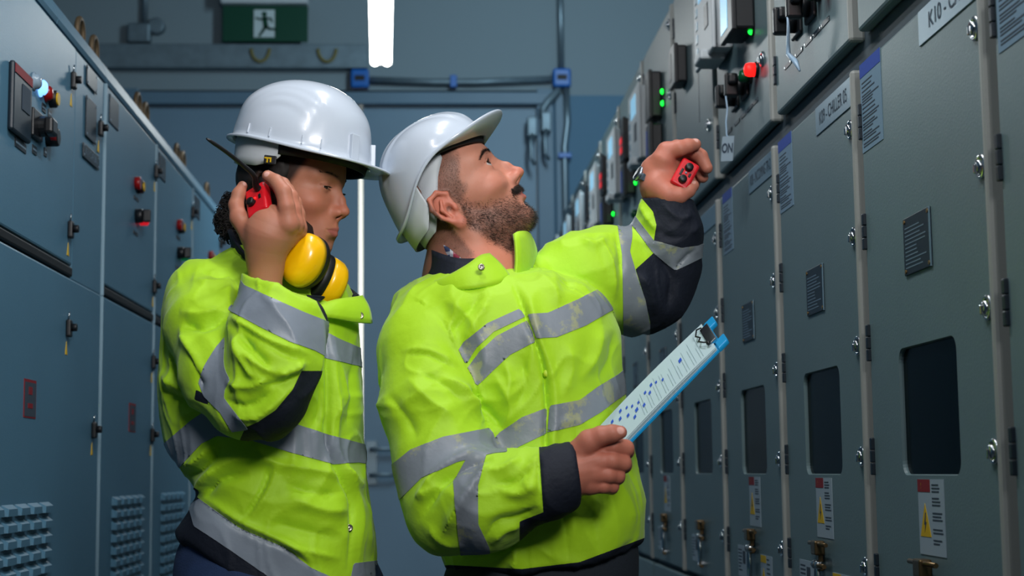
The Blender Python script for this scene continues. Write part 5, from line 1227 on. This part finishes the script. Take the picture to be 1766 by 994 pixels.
# ---- helmet
hatW, WW = hard_hat('hard_hat', OW + RW @ np.array((0, 0, .1)), RW, OW, scW, dict(cx=.008, af=.136, ab=.130, b=.116, crown=.213, pw=.86, pz=1.0, rimc=[-1, -.5, 0, .5, 1], rimz=[.104, .097, .086, .077, .074],
    peak=.036, pp=2.0, droop=-.003, tipup=-.006, ridges=[(.099, .003), (.088, .0026), (.076, .0026)], slots=[(.134, .009, .006, .024, .10), (-.05, .0012, .002, .009, .06), (.0, .0012, .002, .009, .06), (.06, .0012, .002, .009, .06), (.09, .0012, .002, .009, .06)],
    hb=86, bandlo=([-1, -.3, .2, 1], [.06, .063, .062, .060]), bandhi=([-1, 1], [.11, .11]), nape0=84, napelo=([-1, -.75, -.3, .0, .1], [.055, .045, .040, .048, .06]), napehi=([-1, 0], [.12, .11])),
    'white hard hat worn level by the woman, its brim tip nearest the other helmet')
tg = PY(466, 276, YW - .112); MB().obox(tg, [(1, -.25, -.16), (.25, 1, 0), (.1, 0, 1)], (.011, .002, .0075), 0, .0015).build('strap_clip', MATS['harness_black'], hatW, 'black strap clip with yellow mark')
mk = MB()
for q in ((-.004, .003, .0055, .0012), (-.0045, -.0005, .0012, .004), (.001, -.0005, .0012, .004)): mk.obox(tg + np.array((q[0], -.0028 - q[0] * .25, q[1])), [(1, -.25, -.16), (.25, 1, 0), (.1, 0, 1)], (q[2], .0006, q[3]), 0)
mk.build('strap_mark', MATS['lens_yellow'], hatW)
# ---- jacket
hemW = LNM([(200, 850), (300, 905), (312, 928), (385, 985), (420, 1010), (560, 1060), (700, 1070)])
cutW = PY(474, 494, 2.53)
def jacketW_f(P):
    a = smax(pix_chain(P, armW, .025), np.where(P[:, 1] < 2.66, (P - cutW) @ nrm((.42, -.05, .9)), -1.), .006)
    f = smin(torsoW(P), a, .012)
    f = smin(f, pix_chain(P, farW, .02), .03)
    px, py = proj(P); f = smax(f, (py - np.interp(px, hemW[:, 0], hemW[:, 1])) * MPP * 2.7, .012)
    q = P * np.array((1, 1, .6)); return f + .0035 * noise3(q + 7.7, 11) + .0018 * noise3(q + 2, 27)
V, F = polygonize(jacketW_f, (-.62, 2.25, .86), (.08, 3.05, 1.54), .0040); T = tri(F)
def gatesW(V):
    a, c = pix_chain(V, armW, .025), torsoW(V); n = len(armW); k = 5
    up, lo = pix_chain(V, armW[:k], .02), pix_chain(V, armW[k - 1:], .02)
    return dict(A=(c - a) * 1000, B=(a - c) * 1000, U=np.minimum(c - a, lo - up + .004) * 1000, F=np.minimum(c - a, up - lo + .004) * 1000)
g0 = gatesW(V); gb = {k: v > -3 for k, v in g0.items()}
FW = [([(430, 475), (470, 492), (520, 512), (553, 545)], 8, 4, 'A'), ([(400, 545), (420, 560), (470, 590), (540, 612)], 6, 4, 'A'), ([(405, 560), (440, 580), (500, 615), (535, 625)], 7, -3, 'A'),
 ([(400, 560), (440, 610), (470, 640)], 8, -6, 'A'), ([(410, 600), (450, 630), (475, 645)], 9, 6, 'A'), ([(530, 620), (500, 640), (470, 648)], 9, 6, 'A'), ([(525, 640), (490, 660), (450, 665)], 8, -5, 'A'), ([(415, 560), (412, 600), (430, 640), (445, 655)], 7, 5, 'A'), ([(390, 660), (430, 668), (470, 650)], 8, 6, 'A'), ([(385, 690), (430, 700), (480, 670)], 8, -5, 'A'), ([(400, 715), (450, 715), (510, 660)], 8, 5, 'A'),
 ([(398, 470), (390, 520), (400, 560)], 12, 5, 'A'), ([(310, 540), (350, 545), (390, 535)], 10, 5, 'A'), ([(315, 560), (350, 565), (395, 550)], 8, -6, 'A'), ([(310, 560), (330, 610), (350, 660)], 9, 6, 'A'), ([(320, 600), (340, 640), (350, 680)], 7, -5, 'A'), ([(330, 480), (360, 490), (400, 480)], 6, 2.5, 'A'), ([(340, 465), (370, 478), (410, 478)], 5, -2.5, 'A'),
 ([(280, 640), (300, 660), (340, 690), (365, 702)], 10, 6, 'B'), ([(285, 670), (310, 690), (350, 705)], 8, -6, 'B'), ([(300, 560), (320, 620), (345, 680)], 10, -5, 'B'), ([(290, 580), (300, 640), (290, 700)], 11, 4, 'B'),
 ([(345, 850), (375, 810), (420, 790), (480, 800)], 12, 6, 'B'), ([(355, 860), (380, 830), (430, 815)], 8, -6, 'B'), ([(310, 800), (345, 790), (372, 758)], 9, 6, 'B'), ([(320, 820), (350, 812), (385, 770)], 8, -6, 'B'), ([(345, 850), (350, 830), (380, 790)], 8, 5, 'B'),
 ([(470, 790), (450, 850), (412, 905)], 4, -4, 'B'), ([(482, 795), (462, 850), (425, 910)], 6, 3, 'B'), ([(430, 770), (480, 800), (560, 815), (590, 830)], 10, 5, 'B'), ([(480, 830), (540, 850), (600, 850)], 12, -5, 'B'), ([(500, 860), (560, 880), (605, 880)], 12, 5, 'B'), ([(460, 900), (520, 915), (590, 930)], 12, -4, 'B'), ([(470, 930), (530, 950), (590, 965)], 10, 4, 'B'),
 ([(562, 545), (562, 600), (566, 680), (564, 760), (580, 810), (605, 860), (605, 930), (600, 994)], 5, -5, 'B'), ([(574, 545), (576, 620), (582, 700), (580, 770), (600, 820), (620, 870), (620, 940), (615, 994)], 7, 4, 'B'), ([(610, 610), (605, 680), (600, 740)], 7, -3, 'B'), ([(626, 620), (622, 700), (628, 760)], 8, 3, 'B'),
 ([(540, 620), (535, 680), (520, 720)], 11, 4, 'B'), ([(550, 640), (552, 700), (540, 745)], 8, -4, 'B'), ([(640, 850), (632, 900), (640, 960)], 8, 4, 'B'), ([(590, 800), (610, 830), (632, 840)], 8, 5, 'B'),
 ([(344, 862), (413, 912), (491, 946), (540, 982)], 4, -4, 'B'), ([(350, 856), (420, 902), (500, 938), (545, 974)], 6, 4, 'B')]
V = folds(V, T, FW, gb); g1 = gatesW(V)
zonesW = [(1, pol([(505, 466), (532, 492), (556, 540), (563, 554), (600, 560), (580, 470)], 'A')), (1, pol([(423, 738), (445, 728), (475, 708), (505, 672), (520, 640), (560, 640), (520, 800), (400, 790)], 'A')), (1, pol([(338, 672), (352, 680), (362, 700), (335, 690)], 'A')),
 (1, lambda px, py, g: np.minimum(insd(px, py, [(344, 848), (340, 858), (413, 911), (491, 945), (537, 980), (600, 1010), (600, 1200), (100, 1200), (100, 850), (300, 800), (330, 838)]), g['B'] * 3 + 20)),
 (1, lambda px, py, g: np.minimum(py - np.interp(px, [300, 600, 660], [1100, 995, 985]), g['B'] * 3))]
tapesW = [pol([(405, 470), (422, 492), (470, 515), (520, 537), (563, 554), (600, 570), (570, 620), (543, 605), (500, 590), (450, 565), (399, 538), (370, 520)], 'F'),
 pol([(396, 573), (408, 583), (412, 605), (404, 640), (388, 672), (386, 686), (400, 705), (428, 741), (400, 745), (380, 712), (352, 684), (342, 660), (352, 632), (372, 600)], 'U'),
 pol([(230, 810), (289, 760), (329, 726), (367, 700), (420, 735), (502, 729), (563, 749), (630, 767), (700, 775), (700, 812), (618, 798), (575, 801), (502, 781), (433, 760), (375, 752), (347, 766), (315, 801), (270, 850)], 'B'),
 pol([(540, 566), (560, 571), (583, 584), (618, 599), (680, 630), (680, 665), (620, 632), (566, 619), (540, 612)], 'B'),
 pol([(325, 872), (344, 861), (413, 911), (491, 945), (537, 980), (580, 1000), (560, 1040), (470, 1000), (433, 974), (375, 934), (335, 908)], 'B'),
 pol([(610, 972), (660, 966), (700, 962), (700, 1020), (600, 1020)], 'B')]
jkW = garment('jacket', womE, V, F, zonesW, tapesW, g1, [MATS['hivis'], MATS['navy_cloth']], MATS['retro_tape'])
strip('collar_stand', jkW, [(552, 520, 2.60), (500, 515, 2.60), (440, 492, 2.62), (405, 455, 2.68), (402, 440, 2.78), (440, 440, 2.86), (520, 470, 2.85), (600, 510, 2.78), (612, 520, 2.70)],
      [(560, 512, 2.60), (505, 505, 2.61), (440, 455, 2.63), (402, 410, 2.69), (398, 395, 2.78), (432, 400, 2.86), (520, 440, 2.85), (606, 500, 2.77), (618, 508, 2.70)], .006, MATS['navy_cloth'], .004, 'navy collar lining')
strip('collar_flap', jkW, [(540, 545, 2.585), (580, 550, 2.60), (612, 556, 2.63), (641, 558, 2.67)], [(545, 528, 2.60), (578, 517, 2.61), (606, 513, 2.64), (624, 510, 2.67)], .004, MATS['hivis'], .005, 'yellow collar flap')
for a, b, Y, m, nm, lab in ((621, 545, 2.640, 'snap_metal', 'snap_fastener', 'metal snap fastener'), (602, 911, None, 'snap_metal', 'snap_fastener', 'metal snap fastener'), (573, 678, None, 'button_yellow', 'button', 'yellow plastic button'), (622, 912, None, 'button_yellow', 'button', 'yellow plastic button')):
    Yb = Y or surf_Y(torsoW, a, b); MB().lathe(PY(a, b, Yb + .002), (.3, -1, .1), [(-.004, .0058), (.003, .0058), (.0035, .0038), (.002, .0032), (.003, .0015), (.0031, .0003)], 0, 18).build(nm, MATS[m], jkW, lab)
trousers(womE, womE.location, MATS['jeans'], 1, 0, YW, [(900, 330, 630, .12), (950, 306, 635, .13), (1000, 300, 636, .14), (1080, 305, 630, .15), (1160, 325, 610, .14)])
boots(womE, womE.location)
# ================================================================== things they hold and wear
def radio(at, R, label, ant=None, k1=(.012, .001, 0), k2=(-.014, .001, 0), q=1.):
    R = R * q
    """two-way radio; local x right, y up the body (top end at 0, body below), z towards its front"""
    e = empty('two_way_radio', at, label, 'radio', 'red and black two way radios'); W = lambda p: np.asarray(at) + np.asarray(p, float) @ R.T
    ax = [R[:, 0], R[:, 1], R[:, 2]]
    mb = MB(); mb.obox(W((0, -.062, 0)), ax, np.array((.026, .054, .0155)) * q, 0, .006, 3); mb.build('radio_body', MATS['radio_black'], e)
    mb = MB(); mb.obox(W((0, -.006, 0)), ax, np.array((.0275, .0085, .0172)) * q, 0, .005, 3)
    for s in (-1, 1): mb.obox(W((.0245 * s, -.040, .0)), ax, np.array((.004, .032, .0165)) * q, 0, .003)
    mb.build('top_cover', MATS['radio_red'], e, 'red top cover')
    MB().lathe(W(k1), R[:, 1], [(0, .0078), (.009, .0072), (.0105, .0055), (.0106, .0004)], 0, 20).build('volume_knob', MATS['radio_black'], e, 'black rotary knob')
    if ant is None: MB().lathe(W(k2), R[:, 1], [(0, .008), (.009, .0072), (.0105, .0055), (.0106, .0004)], 0, 20).build('channel_knob', MATS['radio_black'], e, 'black rotary knob')
    mb = MB(); mb.obox(W((0, .0025, .008)), ax, np.array((.004, .0012, .002)) * q, 0, .0008); mb.obox(W((-.001, .0025, -.008)), ax, np.array((.007, .001, .0022)) * q, 0, .0008); mb.build('button', MATS['radio_black'], e)
    MB().ball(W((.001, .003, .0)), .0022, 0, 10).build('status_lamp', MATS['led_red'] if ant is not None else MATS['lens_clear'], e)
    if ant is not None:
        mb = MB(); a = [W(p) for p in ant]; P = smooth_poly(np.array(a), 6); t = np.linspace(0, 1, len(P)); mb.tube(P, np.interp(t, [0, .25, .35, .95, 1], [.0062, .0056, .0042, .0030, .0015]), 0, 12); mb.build('antenna', MATS['radio_black'], e, 'black whip antenna')
    return e
def frame(yv, xv):
    y = nrm(yv); x = np.array(xv, float); x = nrm(x - y * x.dot(y)); return np.stack([x, y, np.cross(x, y)], 1)
# the woman's: its red top faces up, to the left and a little to the camera
tW = PY(442, 345, 2.53); u = PY(463, 337, 2.535) - PY(422, 350, 2.525); v0 = PY(436, 316, 2.53) - PY(446, 376, 2.53)
RWk = frame((-.52, -.66, .40), PY(437, 318, 2.56) - PY(446, 376, 2.515))
pe = lambda px, py, Y: (PY(px, py, Y) - tW) @ RWk / 1.15
radio(tW, RWk, 'red topped radio with black antenna held at the woman\'s ear', [(.014, -.002, .008), (.016, .008, .008), pe(438, 303, 2.515), pe(420, 286, 2.50), pe(390, 262, 2.475), pe(356, 239, 2.45)], k1=(-.004, .001, -.006), q=1.15)
tM_ = PY(1182, 300, 2.765); RMk = frame((.10, -.93, .16), PY(1192, 279, 2.77) - PY(1170, 318, 2.765))
radio(tM_, RMk, 'red topped radio with two black knobs in the man\'s raised hand')
# wrist watch
e = empty('wristwatch', PY(1118, 312, 2.79), 'silver wristwatch on the man\'s raised wrist', 'watch')
wc = PY(1138, 323, 2.816); wa = nrm(PY(1146, 300, 2.79) - PY(1128, 345, 2.80)); wa = nrm((.55, -.15, .85)); wu = nrm(np.cross(wa, (0, 1, 0))); wv = np.cross(wa, wu)
mb = MB(); ring_ = [wc + .0445 * math.cos(t) * wu + .044 * math.sin(t) * wv for t in np.linspace(0, 2 * PI, 37)[:-1]]
for i, p in enumerate(ring_): d = nrm(p - wc); mb.obox(p, [np.cross(wa, d), wa, d], (.0042, .0085, .0016), 0, .0008)
mb.build('bracelet', MATS['steel_strap'], e)
d = nrm(wu * (1 if wu[0] < 0 else -1) + wv * (.2 if wv[1] < 0 else -.2)); MB().lathe(wc + d * .043, d, [(0, .015), (.005, .0155), (.007, .0135), (.0068, .012)], 0, 24).lathe(wc + d * .0496, d, [(0, .012), (.0003, .012), (.0004, .0004)], 1, 24).build('watch_case', [MATS['steel_strap'], MATS['black_plastic']], e)
# clipboard
nb, fb, nt_ = PY(1052, 798, 2.44), PY(1034, 742, 2.575), PY(1241, 603, 2.58)
ft = nt_ + (fb - nb); Lx = nt_ - nb; Wx = fb - nb; nN = nrm(np.cross(Lx, Wx)); nN = nN if nN[2] > 0 else -nN; lx = nrm(Lx); wx = nrm(Wx - lx * Wx.dot(lx)); Ll = np.linalg.norm(Lx); Wl = np.linalg.norm(Wx)
cC = (nb + ft) / 2
e = empty('clipboard', nb, 'blue clipboard with white printed sheets, held at its lower end by the man', 'clipboard')
bp = lambda a, b_, c=0: nb + Lx * a + Wx * b_ + nN * c
def pboard(name, a0, a1, b0, b1, c0, c1, m, par, lab=None, bow=0.):
    mb = MB(); n = 12; g0, g1 = [], []
    for i in range(n + 1):
        a = a0 + (a1 - a0) * i / n; k = bow * math.sin(PI * i / n); g0.append(i); V = [bp(a, b0, c0 + k), bp(a, b1, c0 + k), bp(a, b1, c1 + k), bp(a, b0, c1 + k)]; g1.append(V)
    mb.ring(g1, 0, True, False); return mb.build(name, m, par, lab)
bd = pboard('board', -.01, 1.03, 0, 1, -.0035, 0, MATS['clip_blue'], e, 'blue board')
for i in range(5): pboard('paper_sheet', .0 + .004 * i, .985 - .003 * (i % 2), .03 + .006 * ((i * 2) % 3), .985, .0006 + .0011 * i, .0012 + .0011 * i, MATS['paper_white'], e, None, .0006 * i)
pr = MB(); rnd = random.Random(12)
def onp(a, b_): return bp(a, b_, .0066 + .0024 * math.sin(PI * a))
for i in range(26):
    a0 = .34 + .54 * i / 25; w2 = rnd.uniform(.18, .38)
    if i % 6 not in (2, 5): pr.obox(onp(a0, .10 + w2), [Lx, Wx, nN], (.0005, Wl * w2, .00003), 1)
for a, b_, k in ((.09, .55, 1), (.11, .75, 1), (.16, .35, 1), (.17, .62, 1), (.19, .8, 1), (.23, .5, 1), (.24, .72, .8), (.27, .3, 1), (.30, .42, 1.2), (.33, .55, .8), (.36, .35, 1), (.40, .62, .9), (.43, .5, 1), (.46, .66, 1), (.50, .6, .8), (.55, .5, .8), (.72, .55, 1.3), (.13, .5, .8), (.28, .62, .8)):
    pr.obox(onp(a, b_), [Lx + Wx * .9, Wx, nN], (.0042 * k, .0050 * k, .0002), 0)
pr.build('print', [MATS['ink_blue'], MATS['ink_grey']], e, 'blue ink marks')
cl = MB(); cc_ = bp(.985, .5, .006); cl.obox(cc_, [Lx, Wx, nN], (.012, Wl * .30, .0035), 0, .002); cl.tube([bp(.965, .22, .011), bp(.93, .25, .016), bp(.90, .4, .016), bp(.925, .5, .014), bp(.90, .6, .016), bp(.93, .75, .016), bp(.965, .78, .011)], .0014, 1, 8)
cl.ball(bp(.955, .2, .012), .004, 1, 12); cl.build('clip', [MATS['chrome'], MATS['black_plastic']], e, 'metal spring clip')
for b0 in (.0, .72): MB().obox(bp(1.04, b0 + .12, -.001), [Lx, Wx, nN], (.014, Wl * .13, .0045), 0, .003).build('corner_guard', MATS['clip_blue'], e, 'blue raised corner guards')
# ear defenders round the woman's neck
e = empty('ear_defenders', PY(545, 470, 2.58), 'yellow ear defenders hanging around the woman\'s neck', 'ear defenders')
def cup(c, ax, r, up, nm):
    ax = nrm(ax); up = np.array(up, float); up = nrm(up - ax * up.dot(ax)); sd = np.cross(ax, up)
    prof = [(0, 1), (.010, 1.0), (.02, .97), (.029, .86), (.035, .66), (.038, .36), (.0388, .02)]
    a = np.linspace(0, 2 * PI, 49)[:-1]; mb = MB(); mb.ring([c + ax * z + q * r * (np.cos(a)[:, None] * up * 1.22 + np.sin(a)[:, None] * sd * .95) for z, q in prof], 0, True, True); mb.build('ear_cup', MATS['muff_yellow'], e, 'glossy yellow ear cup')
    mb = MB(); mb.ring([c - ax * z + q * r * (np.cos(a)[:, None] * up * 1.22 + np.sin(a)[:, None] * sd * .95) for z, q in ((-.001, .98), (.002, 1.02), (.010, 1.02), (.016, .94), (.017, .6))], 0, True, True); mb.build('cushion', MATS['radio_black'], e, 'black ear cushion')
    return up, sd
c1, c2 = PY(529, 452, 2.585), PY(556, 484, 2.635)
u1, s1 = cup(c1, (-.42, -.85, .18), .037, (.45, 0, 1), 'a'); u2, s2 = cup(c2, (.72, .40, -.35), .036, (.45, .1, 1), 'b')
MB().obox(PY(497, 459, 2.575), [(1, .3, .1), (-.3, 1, 0), (0, 0, 1)], (.012, .006, .013), 0, .003).build('band_clip', MATS['radio_black'], e, 'black band clip')
MB().obox(PY(580, 492, 2.64), [(1, .3, .1), (-.3, 1, 0), (0, 0, 1)], (.007, .008, .012), 0, .003).build('band_clip', MATS['radio_black'], e, 'black band clip')
MB().tube(smooth_poly(np.array(A3([(497, 459, 2.58), (470, 440, 2.60), (435, 415, 2.66), (425, 405, 2.76), (450, 405, 2.83), (520, 430, 2.82), (575, 470, 2.74), (581, 490, 2.66)])), 5), .0045, 0, 8).build('neck_band', MATS['radio_black'], e, 'black neck band')
# ================================================================== light
def bulb(name, loc, power, color, r=.035):
    l = bpy.data.lights.new(name, 'POINT'); l.energy = power; l.color = color; l.shadow_soft_size = r
    o = bpy.data.objects.new(name, l); COL.objects.link(o); o.location = loc
for x, y, z, pw in ((-.2, .9, 3.0, 15), (.12, 2.5, 2.95, 19)):       # bare tubes: a row of three small sources each
    for dy in (-.35, 0, .35): bulb('fluorescent_tube_light', (x, y + dy, z), pw, (.98, .98, 1))
area('fluorescent_and_fill', (-.2, 6.35, 2.93), (-.2, 6.35, 0), (.1, 1.2), 11, (.85, .95, 1))
area('fluorescent_and_fill', (.9, 6.6, 4.1), (.3, 9.5, 2.6), (.3, 1.6), 70, (.66, .88, 1))  # unseen fill added to brighten the back wall, no fitting there
area('head_fill', (.75, -.6, 2.7), (-.05, 2.7, 1.72), (.9, .7), 7.5, (1, .98, .96), 50)  # unseen fill light added from the camera side, aimed at the heads
area('daylight', (-.4, 9.9, 2.0), (-.4, 11.2, 2), (2.0, 3.5), 70, (1, 1, .96))
w = bpy.data.worlds.new('world'); SC.world = w; w.use_nodes = True
w.node_tree.nodes['Background'].inputs[0].default_value = (.20, .48, .75, 1); w.node_tree.nodes['Background'].inputs[1].default_value = .04
